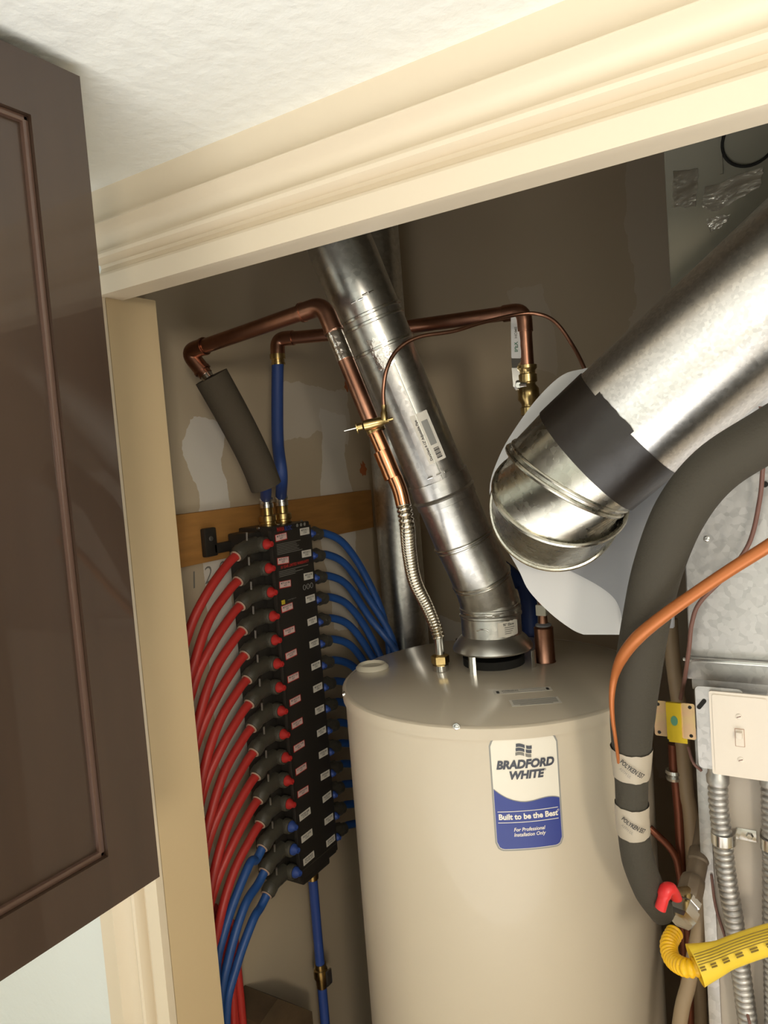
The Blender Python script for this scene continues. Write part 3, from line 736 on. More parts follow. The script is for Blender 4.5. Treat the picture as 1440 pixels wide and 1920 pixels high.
for c_, lab_ in ((PY(1357, 1580, YC), 'steel strap with a screw clamping the left conduit'), (PY(1449, 1590, YC), 'steel strap clamping the right-edge conduit')):
    so = thing('conduit_strap', c_, lab_, 'strap', 'straps holding the conduits')
    bm = nb()
    arc = [c_+V((math.cos(t)*0.0158, math.sin(t)*0.0158, 0)) for t in [math.pi*(1+k/14) for k in range(15)]]
    arc2 = [c_+V((math.cos(t)*0.0172, math.sin(t)*0.0172, 0)) for t in [math.pi*(1+k/14) for k in range(15)]]
    arc = [c_+V((-0.0158, 0.0212, 0))]+arc+[c_+V((0.0158, 0.0212, 0))]; arc2 = [c_+V((-0.0172, 0.0212, 0))]+arc2+[c_+V((0.0172, 0.0212, 0))]
    prism(bm, arc+arc2[::-1], (0, 0, 0.016)); obj('band', bm, M['seam'], so)
    s_ = 1
    bm = nb(); box(bm, (c_.x+0.0155, YP-0.0025, c_.z-0.001), (c_.x+0.042, YP-0.0005, c_.z+0.017), 0.0006); obj('tab', bm, M['seam'], so)
    bm = nb(); lathe(bm, V((c_.x+0.033, YP-0.0026, c_.z+0.008)), (0, -1, 0), [(0, 0.0055), (0.002, 0.005), (0.004, 0.0038)], 6); obj('screw', bm, M['chrome'], so)
# yellow zinc bracket
YZ = YP-0.03
zc0 = PY(1265, 1349, YZ)
zb_ = thing('pipe_bracket', zc0-V((0, 0, 0.028)), 'yellow zinc plated bracket with a raised green-dotted centre', 'bracket')
for du, lbl in ((-0.0195, None), (0.0195, None)):
    bm = nb(); plate(bm, zc0+V((du, 0, 0)), (1, 0, 0), (0, 0, 1), 0.019, 0.054, 0.003, 0.002); obj('flange', bm, M['zinc'], zb_)
    for dz in (-0.0215, 0.0215):
        bm = nb(); lathe(bm, zc0+V((du*1.15, -0.0019, dz)), (0, -1, 0), [(0, 0.0026), (0.0004, 0.0026)], 14); obj('screw_hole', bm, M['hole'], zb_)
bm = nb(); plate(bm, zc0+V((0, 0.0, -0.001)), (1, 0, 0), (0, 0, 1), 0.021, 0.056, 0.001, 0.006); obj('raised_rib', bm, M['zinc2'], zb_)
bm = nb(); prism(bm, [zc0+V((0.005*math.cos(t*math.pi/10)+0.0005, -0.0060, 0.0075*math.sin(t*math.pi/10))) for t in range(20)], (0, -0.0004, 0)); obj('green_dot', bm, M['green'], zb_)
bm = nb(); box(bm, zc0+V((-0.010, 0.002, -0.036)), zc0+V((0.016, 0.004, -0.028))); obj('lower_tab', bm, M['zinc2'], zb_, smooth=False)
# ================================================================ PIPES between heater and furnace
def pipe(name, pts, r, m_, label, cat, group=None, seg=16, smooth=8, parent=None):
    bm = nb(); sweep(bm, catmull(pts, smooth) if smooth else pts, r, seg); o = obj(name, bm, m_, parent, ang=60)
    if parent is None: tag(o, label, cat, group)
    return o
YG = 1.30
pipe('drain_pipe', [PY(1256, 1160, YG), PY(1262, 1240, YG), PY(1275, 1340, YG), PY(1287, 1480, YG), PY(1300, 1620, YG), PY(1330, 2400, YG)], 0.0125, M['tanpipe'], 'upright tan pipe behind the yellow bracket', 'pipe')
g = thing('gas_line', PY(1312, 1500, YG), 'old gas pipe with union and shutoff ending in the yellow connector', 'gas pipe')
G0 = Q(1322, 1540, 1.17); G1 = Q(1309, 1618, 1.13); G2 = Q(1290, 1692, 1.085); G3 = Q(1266, 1746, 1.055)
gd = (G2-G0).normalized(); ge_ = (G3-G2).normalized()
bm = nb(); sweep(bm, [G0-gd*0.25, G0, G1], 0.0125, 20); obj('pipe', bm, M['blackiron'], g)
bm = nb(); lathe(bm, G1-gd*0.022, gd, [(0, 0.014), (0.003, 0.0165), (0.020, 0.0165), (0.023, 0.0135)], 20); obj('coupling', bm, M['blackiron'], g)
bm = nb(); lathe(bm, G1, gd, [(0, 0.0140), ((G2-G1).length-0.02, 0.0140)], 20); obj('pipe', bm, M['blackiron'], g)
bm = nb(); lathe(bm, G2-gd*0.040, gd, [(0, 0.0145), (0.004, 0.0175), (0.012, 0.0185), (0.026, 0.0185), (0.036, 0.017), (0.040, 0.014)], 8); obj('valve_body', bm, M['blackiron'], g)
bm = nb(); lathe(bm, G2-ge_*0.008, ge_, [(0, 0.0150), (0.003, 0.0185), (0.012, 0.0185), (0.0135, 0.0165), (0.018, 0.0170), (0.0195, 0.0215), (0.034, 0.0215), (0.040, 0.0185), (0.041, 0.0115)], 6); obj('flare_nut', bm, M['chrome'], g, smooth=False)
bm = nb(); sweep(bm, [G2-gd*0.02, Q(1262, 1674, 1.04)], 0.006, 10); obj('valve_stem', bm, M['brass'], g)
hp = Q(1250, 1680, 1.02)
bm = nb(); sweep(bm, catmull([Q(1268, 1684, 1.045), Q(1260, 1668, 1.035), Q(1249, 1668, 1.03), Q(1242, 1690, 1.03), Q(1238, 1704, 1.03)], 6), [0.0085]*8+[0.0115]*8+[0.0095]*9, 16, flat=0.75); obj('lever_handle', bm, M['redhandle'], g)
yp = catmull([G3, Q(1254, 1772, 1.035), Q(1262, 1800, 1.01), Q(1290, 1815, 0.98), Q(1320, 1808, 0.98), Q(1380, 1785, 0.985), Q(1450, 1760, 0.99), Q(1560, 1740, 1.0)], 10)
yt = thing('gas_connector', Q(1300, 1815, 0.98), 'yellow corrugated gas connector curving below the shutoff valve', 'gas hose')
corrugated(yp, 0.0108, 0.0014, 0.0058, M['yellow'], yt, 'corrugated_tube', 20, 4)
# wrapped warning label, flared at its near end
sec = [Q(1303, 1810, 0.97), Q(1340, 1798, 0.97), Q(1385, 1780, 0.975), Q(1440, 1762, 0.98), Q(1520, 1742, 0.985)]
lp_ = catmull(sec, 5); n_ = len(lp_)
bm = nb(); sweep(bm, lp_, [0.0255-0.0075*min(1, i/7) for i in range(n_)], 24, cap=False, flat=0.72, hint=tuple(ray(1370, 1790))); wl = obj('wrap_label', bm, M['ylabel'], yt)
def ylab(s, w):                       # lines of small print following the wrap
    a = lp_[2]+(lp_[n_-4]-lp_[2])*s; return a
tow = -ray(1370, 1790).normalized(); ax = (lp_[n_-5]-lp_[1]).normalized(); upv = tow.cross(ax)*(-1)
if upv.z < 0: upv = -upv
for k in range(7):
    bm = nb(); v0_ = 0.0125-0.0032*k
    rows = []
    for i in range(13):
        s = i/12; c_ = lp_[1]+(lp_[n_-4]-lp_[1])*s; rr_ = 0.0255-0.0075*min(1, s*1.6)
        base = c_
        # interpolate the true centreline
        ci = 1+s*(n_-5); j = int(ci); c_ = lp_[j]+(lp_[j+1]-lp_[j])*(ci-j); rr_ = 0.0255-0.0075*min(1, ci/7)
        v0b = max(-0.9, min(0.9, v0_/rr_)); dep = rr_*math.sqrt(1-v0b*v0b)*1.0+0.0012
        rows.append((c_+upv*(v0_)+tow*dep, c_+upv*(v0_-(0.0011 if k < 5 else 0.0022))+tow*dep))
    for i in range(12):
        if k >= 5 and i % 2: continue
        a_, b_ = rows[i], rows[i+1]
        bm.faces.new([bm.verts.new(q) for q in (a_[1], b_[1], b_[0], a_[0])])
    obj('print', bm, M['yink'], wl)
pipe('drain_line', [Q(1334, 1600, 1.14), Q(1328, 1650, 1.15), Q(1313, 1730, 1.16), Q(1292, 1840, 1.16), Q(1272, 1940, 1.16), Q(1240, 2300, 1.16)], 0.0112, M['tanpipe'], 'thin tan plastic drain line angling down past the gas valve', 'pipe')
pipe('copper_stub', [PY(1262, 1395, YG), PY(1264, 1440, YG), PY(1270, 1490, YG), PY(1278, 1640, YG), PY(1300, 2300, YG)], 0.0085, M['brownpipe'], 'dull copper pipe rising behind the insulated hose', 'pipe')
o_ = thing('pipe_coupling', PY(1265, 1460, YG), 'small silvery coupling on the dull copper pipe', 'coupling')
bm = nb(); lathe(bm, PY(1265, 1462, YG), (0, 0, 1), [(0, 0.0088), (0.001, 0.0135), (0.006, 0.0150), (0.008, 0.011), (0.013, 0.0150), (0.018, 0.0135), (0.019, 0.0088)], 18, cap=False); obj('coupling_body', bm, M['chrome'], o_)
pipe('copper_branch', [PY(1218, 1552, YG-0.02), PY(1262, 1598, YG-0.02), PY(1276, 1650, YG-0.03), PY(1290, 1750, YG-0.03), PY(1302, 2200, YG-0.03)], 0.0062, M['brownpipe'], 'thin dark copper branch sloping behind the hose bottom', 'pipe')
pipe('black_wire', [Q(1290, 1400, 1.12), Q(1300, 1430, 1.11), Q(1315, 1445, 1.11)], 0.0022, M['wire'], 'short dark wire poking out under the yellow bracket', 'wire', 'loose wires by the furnace')
pipe('grey_cable', [PY(1334, 1640, YP-0.006), PY(1342, 1700, YP-0.006), PY(1362, 1765, YP-0.006), PY(1385, 1850, YP-0.006), PY(1408, 1930, YP-0.045), PY(1420, 2050, YP-0.045)], 0.0021, M['wire'], 'thin grey thermostat cable running down the furnace front', 'wire', 'loose wires by the furnace')
pipe('brown_wire', [Q(1431, 870, 1.0), Q(1424, 940, 1.02), Q(1404, 1020, 1.03), Q(1360, 1080, 1.04), Q(1312, 1130, 1.05), Q(1297, 1170, 1.05), Q(1292, 1215, 1.06), Q(1284, 1270, 1.10), Q(1276, 1310, 1.2)], 0.0031, M['wire'], 'brown wire looping across the plenum face', 'wire')
# orange copper line
op = [(1500, 985, .80, .0078), (1440, 1024, .82, .0074), (1370, 1068, .84, .0072), (1300, 1115, .86, .0072), (1240, 1158, .88, .0078), (1195, 1196, .90, .0082), (1167, 1232, .92, .0074), (1152, 1270, .94, .0048), (1147, 1310, .95, .0036), (1149, 1350, .96, .0028), (1154, 1385, .97, .0024), (1160, 1430, .99, .0022)]
P3 = [Q(a, b, c) for a, b, c, r in op]; cp3 = catmull(P3, 6)
rr = []
for i in range(len(cp3)):
    t = i/6; j = min(int(t), len(op)-2); rr.append(op[j][3]+(op[j+1][3]-op[j][3])*(t-j))
bm = nb(); sweep(bm, cp3, rr, 16); tag(obj('copper_line', bm, M['copper_dull'], None, ang=60), 'orange copper line crossing in front of the black insulated hose', 'pipe')
# black insulated hose
hz = [(1560, 745, .80, 104), (1440, 815, .83, 100), (1340, 880, .86, 98), (1276, 960, .88, 96), (1235, 1060, .91, 90), (1212, 1160, .94, 86), (1196, 1260, .97, 84), (1186, 1340, .99, 82), (1184, 1400, 1.0, 72), (1184, 1470, 1.01, 60), (1186, 1540, 1.02, 56), (1196, 1610, 1.04, 60), (1218, 1670, 1.06, 58), (1242, 1712, 1.08, 46)]
P4 = [Q(a, b, c) for a, b, c, w in hz]; cp4 = catmull(P4, 8)
rr4 = []
for i in range(len(cp4)):
    t = i/8; j = min(int(t), len(hz)-2); f_ = t-j
    w = hz[j][3]*(1-f_)+hz[j+1][3]*f_; d_ = hz[j][2]*(1-f_)+hz[j+1][2]*f_; rr4.append(w/2*d_/FPX)
hs = thing('insulated_hose', P4[-1], 'thick black foam insulated line curving down right of the heater', 'hose')
bm = nb(); sweep(bm, cp4, rr4, 28); obj('foam_sleeve', bm, M['foam'], hs, ang=60)
def wrap(i0, i1, name='tape_wrap'):
    pts = cp4[i0:i1+1]; rs = [r+0.0016 for r in rr4[i0:i1+1]]
    bm = nb(); sweep(bm, pts, rs, 28, cap=False)
    for v_ in bm.verts: v_.co += V((random.uniform(-1, 1), random.uniform(-1, 1), random.uniform(-1, 1)))*0.0006
    return obj(name, bm, M['ptape'], hs, ang=50)
w1 = wrap(64, 70); w2 = wrap(76, 82)
for wi, (cx_, cy_), s in ((w1, (1183, 1427), 'POLYKEN 557'), (w2, (1185, 1533), 'POLYKEN 557')):
    ic = 67 if wi is w1 else 79
    R__ = max(rr4[ic-4:ic+4])+0.0032
    af = axis_f(cp4[ic], cp4[ic+1]-cp4[ic-1], R__, 0)
    ct_, st_ = math.cos(0.6), math.sin(0.6)
    def fm(a, b, af=af): return af(-(a*ct_+b*st_), -(-a*st_+b*ct_))
    text(s, lambda a, b: fm(a, b+0.002), 0.0095, M['ink'], wi, width=0.036, bold=0.02)
    text('ASTM UL', lambda a, b: fm(a-0.004, b-0.008), 0.006, M['inkg'], wi, width=0.018)
# ================================================================ COPPER ABOVE THE HEATER
nip = PZ(827, 1257, ZT); dnp = (nip-CAM).dot(FW)
print('nip', nip)
hw = thing('hot_water_pipe', nip, 'copper hot water pipe looping left and down to the foam sleeve', 'pipe')
hp_ = [Q(386, 703, 1.47), Q(352, 660, 1.47), Q(606, 572, 1.285), Q(640, 655, 1.275), Q(704, 812, 1.27)]
rc = 0.0143
bm = nb(); sweep(bm, fillet(hp_[:5], 0.030, 8), rc, 24); obj('copper_tube', bm, M['copper'], hw)
def fit(a, b, c, r, m_, nm='elbow_fitting', fr=0.03):
    pts = fillet([a, b, c], fr, 8); bm = nb(); sweep(bm, pts, r, 24); 
    for q, e in ((pts[0], pts[0]-pts[1]), (pts[-1], pts[-1]-pts[-2])):
        lathe(bm, q-e.normalized()*0.002, e, [(0, r), (0.0, r+0.0012), (0.005, r+0.0012), (0.005, r-0.001)], 24, cap=False)
    return obj(nm, bm, m_, hw)
d_ = (hp_[0]-hp_[1]).normalized(); e_ = (hp_[2]-hp_[1]).normalized()
fit(hp_[1]+d_*0.046, hp_[1], hp_[1]+e_*0.046, rc+0.0022, M['copper'])
d_ = (hp_[1]-hp_[2]).normalized(); e_ = (hp_[3]-hp_[2]).normalized()
fit(hp_[2]+d_*0.046, hp_[2], hp_[2]+e_*0.05, rc+0.0022, M['copper'])
q0 = hp_[2]+e_*0.052
bm = nb(); sweep(bm, [q0, q0+e_*0.055], rc+0.0006, 24); tag(obj('solder_joint', bm, M['foil'], hw), 'silvery solder smear')
bm = nb(); sweep(bm, [hp_[0]-(hp_[0]-hp_[1]).normalized()*0.012, hp_[0]+(hp_[0]-hp_[1]).normalized()*0.01], 0.0128, 20); obj('pex_crimp', bm, M['chrome'], hw)
lo = [Q(704, 812, 1.27), Q(730, 872, 1.268), Q(748, 915, 1.266), Q(756, 946, 1.266)]
bm = nb(); sweep(bm, catmull(lo, 6), 0.0128, 24); tag(obj('copper_tube_new', bm, M['copper_new'], hw), 'brighter clean copper length')
dlo = (lo[2]-lo[1]).normalized()
bm = nb(); lathe(bm, Q(716, 846, 1.268), dlo, [(0, 0.013), (0, 0.0152), (0.022, 0.0152), (0.026, 0.0148), (0.05, 0.0152), (0.05, 0.013)], 24, cap=False); obj('coupling', bm, M['copper_new'], hw)
# flex connector
def colz(x, y, py):
    lo_, hi_ = 0.0, 3.2
    for _ in range(40):
        md = (lo_+hi_)/2; w = V((x, y, md))-CAM
        if H_/2-FPX*w.dot(UP)/w.dot(FW) > py: lo_ = md
        else: hi_ = md
    return V((x, y, md))
fx = thing('flex_connector', nip, 'corrugated steel flexible water connector screwed to the heater top', 'water connector')
fpts = catmull([Q(756, 944, 1.266), Q(763, 985, 1.266), Q(768, 1040, 1.266+(dnp-1.266)*0.3), Q(778, 1090, 1.266+(dnp-1.266)*0.55), Q(800, 1135, 1.266+(dnp-1.266)*0.8), Q(815, 1170, dnp-0.01), colz(nip.x, nip.y, 1194)], 8)
corrugated(fpts, 0.0112, 0.0022, 0.0082, M['nickel'], fx, 'corrugated_tube', 22, 6, 0.7)
f0 = fpts[-1]; fe = nip+V((0, 0, 0.0)); fd = (fe-f0).normalized()
bm = nb(); sweep(bm, [f0-fd*0.002, f0+fd*((fe-f0).length-0.03)], 0.0095, 20); obj('tail', bm, M['chrome'], fx)
zz = ZT
bm = nb(); lathe(bm, V((nip.x, nip.y, ZT)), (0, 0, 1), [(0, 0.0150), (0.001, 0.0165), (0.012, 0.0165), (0.013, 0.0150)], 20); obj('base_nipple', bm, M['chrome'], fx)
bm = nb(); lathe(bm, V((nip.x, nip.y, ZT+0.013)), (0, 0, 1), [(0, 0.0155), (0.003, 0.018), (0.017, 0.018), (0.020, 0.0135), (0.021, 0.0095)], 6); obj('hex_nut', bm, M['brass'], fx, smooth=False)
# saddle valve on the copper
sv = Q(700, 797, 1.255)
s_o = thing('saddle_valve', sv, 'small brass saddle valve clamped on the copper pipe', 'valve')
sdir = (Q(748, 785, 1.235)-Q(652, 809, 1.235)).normalized()
bm = nb(); lathe(bm, sv-sdir*0.018+FW*(-0.02), sdir, [(0, 0.006), (0.002, 0.009), (0.012, 0.0095), (0.022, 0.0085), (0.030, 0.009), (0.036, 0.006), (0.044, 0.0055), (0.045, 0.0028), (0.052, 0.0028)], 16); obj('body', bm, M['brass'], s_o)
bm = nb(); lathe(bm, sv-sdir*0.030+FW*(-0.02), sdir, [(0, 0.004), (0.001, 0.011), (0.0025, 0.011), (0.003, 0.006), (0.011, 0.0065)], 16); obj('packing_nut', bm, M['brass'], s_o)
bm = nb(); lathe(bm, sv-sdir*0.050+FW*(-0.02), sdir, [(0, 0.0016), (0.022, 0.0018)], 10); obj('needle_stem', bm, M['chrome'], s_o)
bm = nb(); lathe(bm, Q(703, 802, 1.27)-dlo*0.012, dlo, [(0, 0.0145), (0, 0.0168), (0.020, 0.0168), (0.020, 0.0145)], 24, cap=False); obj('clamp', bm, M['brass'], s_o)
bm = nb(); lathe(bm, Q(721, 789, 1.232), Q(720, 765, 1.232)-Q(721, 789, 1.232), [(0, 0.006), (0.014, 0.006), (0.016, 0.0045), (0.026, 0.0045)], 12); obj('compression_nut', bm, M['brass'], s_o)
pipe('copper_tubing', [Q(720, 768, 1.232), Q(719, 730, 1.232), Q(726, 690, 1.232), Q(746, 655, 1.24), Q(785, 632, 1.25), Q(850, 621, 1.27), Q(900, 606, 1.29), Q(958, 592, 1.31), Q(1004, 588, 1.31), Q(1040, 603, 1.30), Q(1072, 645, 1.29), Q(1097, 694, 1.27), Q(1120, 760, 1.26)], 0.0034, M['copper_dull'] if False else M['copper'], 'thin copper tubing looping right from the saddle valve', 'tube', smooth=10)
# cold water
cold = thing('cold_water_pipe', Q(988, 700, 1.5), 'copper cold water pipe passing behind the vent to the lever valve', 'pipe')
cb = PZ(1023, 1240, ZT); dcv = (cb-CAM).dot(FW)
print('cold depth', dcv)
vtop = V((cb.x, cb.y, PX(985, 590, cb.x).z if False else 0))
def vz(py): # point on the cold riser (vertical line over cb) at image row py
    lo_, hi_ = 0.5, 3.2
    for _ in range(40):
        md = (lo_+hi_)/2; w = V((cb.x, cb.y, md))-CAM; yy = H_/2-FPX*w.dot(UP)/w.dot(FW)
        if yy > py: lo_ = md
        else: hi_ = md
    return V((cb.x, cb.y, md))
def proj(p):
    w = V(p)-CAM; return (W_/2+FPX*w.dot(RT)/w.dot(FW), H_/2-FPX*w.dot(UP)/w.dot(FW), w.dot(FW))
k1 = vz(583); print('cold riser top px', proj(k1))
kp = [Q(521, 676, 1.66), Q(520, 636, 1.66), Q(752, 615, 1.56), k1, vz(700)]
bm = nb(); sweep(bm, fillet(kp, 0.022, 8), 0.0143, 24); obj('copper_tube', bm, M['copper'], cold)
for a, b, c in ((kp[0], kp[1], kp[2]), (kp[2], kp[3], kp[4])):
    pts = fillet([b+(a-b).normalized()*0.04, b, b+(c-b).normalized()*0.04], 0.026, 8); bm = nb(); sweep(bm, pts, 0.0165, 24); obj('elbow_fitting', bm, M['copper'], cold)
bm = nb(); sweep(bm, [vz(770), vz(1136)], 0.0075, 18); obj('riser', bm, M['copper'], cold)
# ball valve with white lever
va = vz(770); vb = vz(690)
bv = thing('ball_valve', va, 'brass ball valve with white lever above the duct shield', 'valve')
Lv = vb.z-va.z
bm = nb(); lathe(bm, va-V((0, 0, 0.01)), (0, 0, 1), [(0, 0.012), (0.002, 0.0175), (0.016, 0.018), (0.018, 0.015), (0.024, 0.015), (0.032, 0.021), (0.052, 0.021), (0.060, 0.015), (0.064, 0.015), (0.066, 0.0185), (0.080, 0.0185), (0.082, 0.0155), (0.088, 0.016), (0.092, 0.0195), (0.098, 0.0195), (0.099, 0.0145)], 20); obj('valve_body', bm, M['brass'], bv)
tw = -ray(985, 720).normalized()
hc = vz(722)
lc = Q(972, 722, dcv-0.035)
bm = nb(); lathe(bm, hc+tw*0.010, (lc-hc-tw*0.010), [(0, 0.009), ((lc-hc-tw*0.010).length, 0.009)], 14); obj('stem', bm, M['chrome'], bv)
bm = nb(); lathe(bm, lc, tw, [(0, 0.011), (0.004, 0.011), (0.006, 0.006), (0.010, 0.006)], 6); obj('lever_nut', bm, M['chrome'], bv, smooth=False)
a = Q(972, 725, dcv-0.037); b = Q(969, 690, dcv-0.037); c = Q(968, 672, dcv-0.045); d = Q(967, 592, dcv-0.045)
bm = nb()
for p, q, wd_ in ((a, b, 0.010), (b, c, 0.0095)):
    sd = RT*wd_; prism(bm, [p-sd, q-sd, q+sd, p+sd], tw*0.003)
obj('lever_arm', bm, M['chrome'], bv, smooth=False)
sd = RT*0.0095
bm = nb(); prism(bm, [c-sd, d-sd*1.0, d-sd*0.6+UP*0.006, d+sd*0.6+UP*0.006, d+sd, c+sd], tw*0.005); bmesh.ops.bevel(bm, geom=list(bm.edges), offset=0.0012, segments=2, affect='EDGES'); lv = obj('lever_grip', bm, M['white'], bv)
for tx, off, sz, ww, mk in (('IPEX', 0.022, 0.011, 0.020, 'green'), ('HOME', 0.050, 0.007, 0.022, 'inkg')):
    ld = (d-c).normalized(); pd = tw.cross(ld)
    base_ = c+ld*off+tw*0.0056
    text('\n'.join(tx) if False else tx, lambda a_, b_, base_=base_, ld=ld, pd=pd: base_+ld*a_+pd*b_, sz, M[mk], lv, width=ww, bold=0.02)
# copper heat-trap nipple with white union on the heater top
cn = thing('cold_inlet_nipple', cb, 'fat copper sleeve and white union on the heater top right of the hood', 'pipe fitting')
k = 1387/dcv
bm = nb(); lathe(bm, cb, (0, 0, 1), [(0, 0.021), (0.002, 0.0195), (0.066, 0.0190), (0.069, 0.0195), (0.072, 0.0165)], 24); obj('copper_sleeve', bm, M['copper'], cn)
bm = nb(); lathe(bm, cb+V((0, 0, 0.0722)), (0, 0, 1), [(0, 0.0155), (0.003, 0.0160), (0.006, 0.011)], 24); obj('gasket_ring', bm, M['grey'], cn)
bm = nb(); lathe(bm, cb+V((0, 0, 0.0775)), (0, 0, 1), [(0, 0.0095), (0.018, 0.0085)], 20); obj('neck', bm, M['copper'], cn)
bm = nb(); box(bm, cb+V((-0.0105, -0.0105, 0.094)), cb+V((0.0105, 0.0105, 0.116)), 0.002); obj('union', bm, M['cap'], cn)
# ================================================================ LEDGER BOARD, FOAM, MANIFOLD
bt1 = PX(333, 963, XL+0.019); bt2 = PX(696, 920, XL+0.019); bb1 = PX(340, 1062, XL+0.019); bb2 = PX(702, 990, XL+0.019)
zt_ = (bt1.z+bt2.z)/2; zbm = (bb1.z+bb2.z)/2
print('board', bt1, bt2, bb1, bb2)
tag(obj('ledger_board', box(nb(), (XL+0.0005, D+0.12, zbm), (XL+0.019, bt2.y, zt_), 0.0015), M['board']), 'pine board fixed across the left closet wall behind the manifold', 'board')
tx_ = PX(415, 1070, XL+0.001)
hw_o = thing('pencil_note', tx_, 'faint pencil note on the left wall below the pine board', 'note')
text('1 2 0 e c', lambda a, b: tx_+V((0.0, a, b+a*0.1)), 0.055, M['inkg'], hw_o, width=0.19, bold=-0.012, shear=0.1)
mx = -1.095                                   # plane of the manifold face
def row(px0, py0, px1, py1, n, x0):
    a = PX(px0, py0, x0); b = PX(px1, py1, x0)
    return [V((x0, a.y+(b.y-a.y)*i/(n-1), a.z+(b.z-a.z)*i/(n-1))) for i in range(n)]
ktop = PX(500, 1022, mx+0.01); kbot = PX(562, 1640, mx+0.01)
NR = 15
yk = (ktop.y+kbot.y)/2; pitch = (ktop.z-kbot.z)/(NR-1)
zr = [ktop.z-i*pitch for i in range(NR)]
yf0 = PX(540, 1330, mx).y-0.0; yf1 = PX(618, 1400, mx).y
yf0 = PX(509, 1000, mx).y; yf1 = PX(584, 1000, mx).y
zmt = zr[0]+0.036; zmb = zr[-1]-0.030
print('manifold', yk, pitch, yf0, yf1, zmt, zmb)
mf = thing('water_manifold', (mx-0.05, (yf0+yf1)/2, zmb), 'tall black plumbing manifold with red and blue valves on the left wall', 'manifold')
obj('body', box(nb(), (XL+0.022, yf0+0.004, zmb), (mx-0.002, yf1-0.002, zmt), 0.004), M['black'], mf)
obj('front_cover', box(nb(), (mx-0.004, yf0, zmb+0.006), (mx, yf1, zmt-0.01), 0.0018), M['black'], mf)
obj('cover_ridge', box(nb(), (mx-0.006, yf0-0.006, zmb+0.004), (mx+0.004, yf0+0.002, zmt-0.006), 0.002), M['black'], mf)
obj('hot_rail', box(nb(), (XL+0.024, yf0-0.036, zmb+0.006), (mx-0.034, yf0+0.006, zmt-0.008), 0.006), M['black'], mf)
obj('cold_rail', box(nb(), (XL+0.024, yf1-0.006, zmb+0.016), (mx-0.034, yf1+0.020, zmt-0.008), 0.006), M['black'], mf)
obj('bottom_cap', box(nb(), (XL+0.030, yf0+0.02, zmb-0.022), (mx-0.012, yf1-0.02, zmb+0.002), 0.004), M['black'], mf)
bm = nb(); box(bm, (XL+0.020, yf0-0.115, zmt-0.052), (XL+0.034, yf0-0.078, zmt+0.012), 0.004); box(bm, (XL+0.020, yf0-0.09, zmt-0.048), (XL+0.034, yf0-0.03, zmt-0.025), 0.003); obj('mounting_bracket', bm, M['black'], mf)
bm = nb(); lathe(bm, (XL+0.034, yf0-0.097, zmt-0.012), (1, 0, 0), [(0, 0.006), (0.002, 0.005)], 10); obj('screw', bm, M['hood'], mf)
for dy in (-0.02, 0.05, yf1-yf0-0.01):
    bm = nb(); lathe(bm, (mx-0.02, yf0+dy, zmt-0.001), (0, 0, 1), [(0, 0.0035), (0.004, 0.003)], 8); obj('screw', bm, M['chrome'], mf)
# fittings: build one of each, copy
ystem = yf0-0.014
bm = nb(); lathe(bm, V((mx-0.022, ystem, zr[0])), (1, 0, 0), [(0, 0.0175), (0.012, 0.0175), (0.016, 0.015)], 20); hub0 = obj('valve_hub', bm, M['blackf'], mf)
bm = nb(); lathe(bm, V((mx-0.006, ystem, zr[0])), (1, 0, 0), [(0, 0.0122), (0.004, 0.0120), (0.010, 0.0075), (0.017, 0.0062), (0.018, 0.0035), (0.014, 0.003)], 14); st0 = obj('valve_stem', bm, M['redk'], mf)
bm = nb(); lathe(bm, V((mx-0.006, yf1+0.006, zr[0]+0.004)), (1, 0, 0), [(0, 0.0100), (0.004, 0.0095), (0.008, 0.006), (0.012, 0.005), (0.0125, 0.0035), (0.009, 0.003)], 12); cs0 = obj('valve_stem', bm, M['bluek'], mf)
xm = mx-0.034
# hot elbow fitting body: from rail out and down to the tube socket
h0 = V((xm, yf0-0.030, zr[0]-0.002)); 
bm = nb()
pp = catmull([h0+V((0, 0.01, 0.002)), h0+V((0.004, -0.020, 0.0)), h0+V((0.006, -0.042, -0.004)), h0+V((0.007, -0.062, -0.014))], 5)
sweep(bm, pp, [0.019, 0.019, 0.0185, 0.018, 0.0175, 0.0175, 0.0165, 0.016, 0.016, 0.0158, 0.0156, 0.0155, 0.0152, 0.015, 0.0148, 0.0146][:len(pp)], 18)
fe0 = obj('hot_port', bm, M['blackf'], mf)
hsock = pp[-1]-h0; hdir = (pp[-1]-pp[-2]).normalized()
bm = nb(); lathe(bm, pp[-1]-hdir*0.022, hdir, [(0, 0.0150), (0.001, 0.0172), (0.016, 0.0172), (0.022, 0.0140)], 18, cap=False); cr0 = obj('crimp_collar', bm, M['blackf'], mf)
bm = nb(); sweep(bm, [h0+V((0.012, -0.028, 0.016)), h0+V((0.015, -0.030, 0.034))], 0.0022, 8); pin0 = obj('locking_pin', bm, M['hood'], mf)
c0 = V((xm+0.004, yf1+0.014, zr[0]-0.002))
bm = nb()
pc_ = catmull([c0+V((0, -0.01, 0)), c0+V((0.002, 0.020, 0.002)), c0+V((0.004, 0.038, 0.0)), c0+V((0.005, 0.052, -0.003))], 5)
sweep(bm, pc_, [0.017]*5+[0.0165]*5+[0.0145]*(len(pc_)-10), 16)
lathe(bm, c0+V((0.002, 0.03, 0.001)), (0, 1, 0), [(0, 0.016), (0.001, 0.0185), (0.008, 0.0185), (0.009, 0.015)], 8)
fc0 = obj('cold_port', bm, M['blackf'], mf)
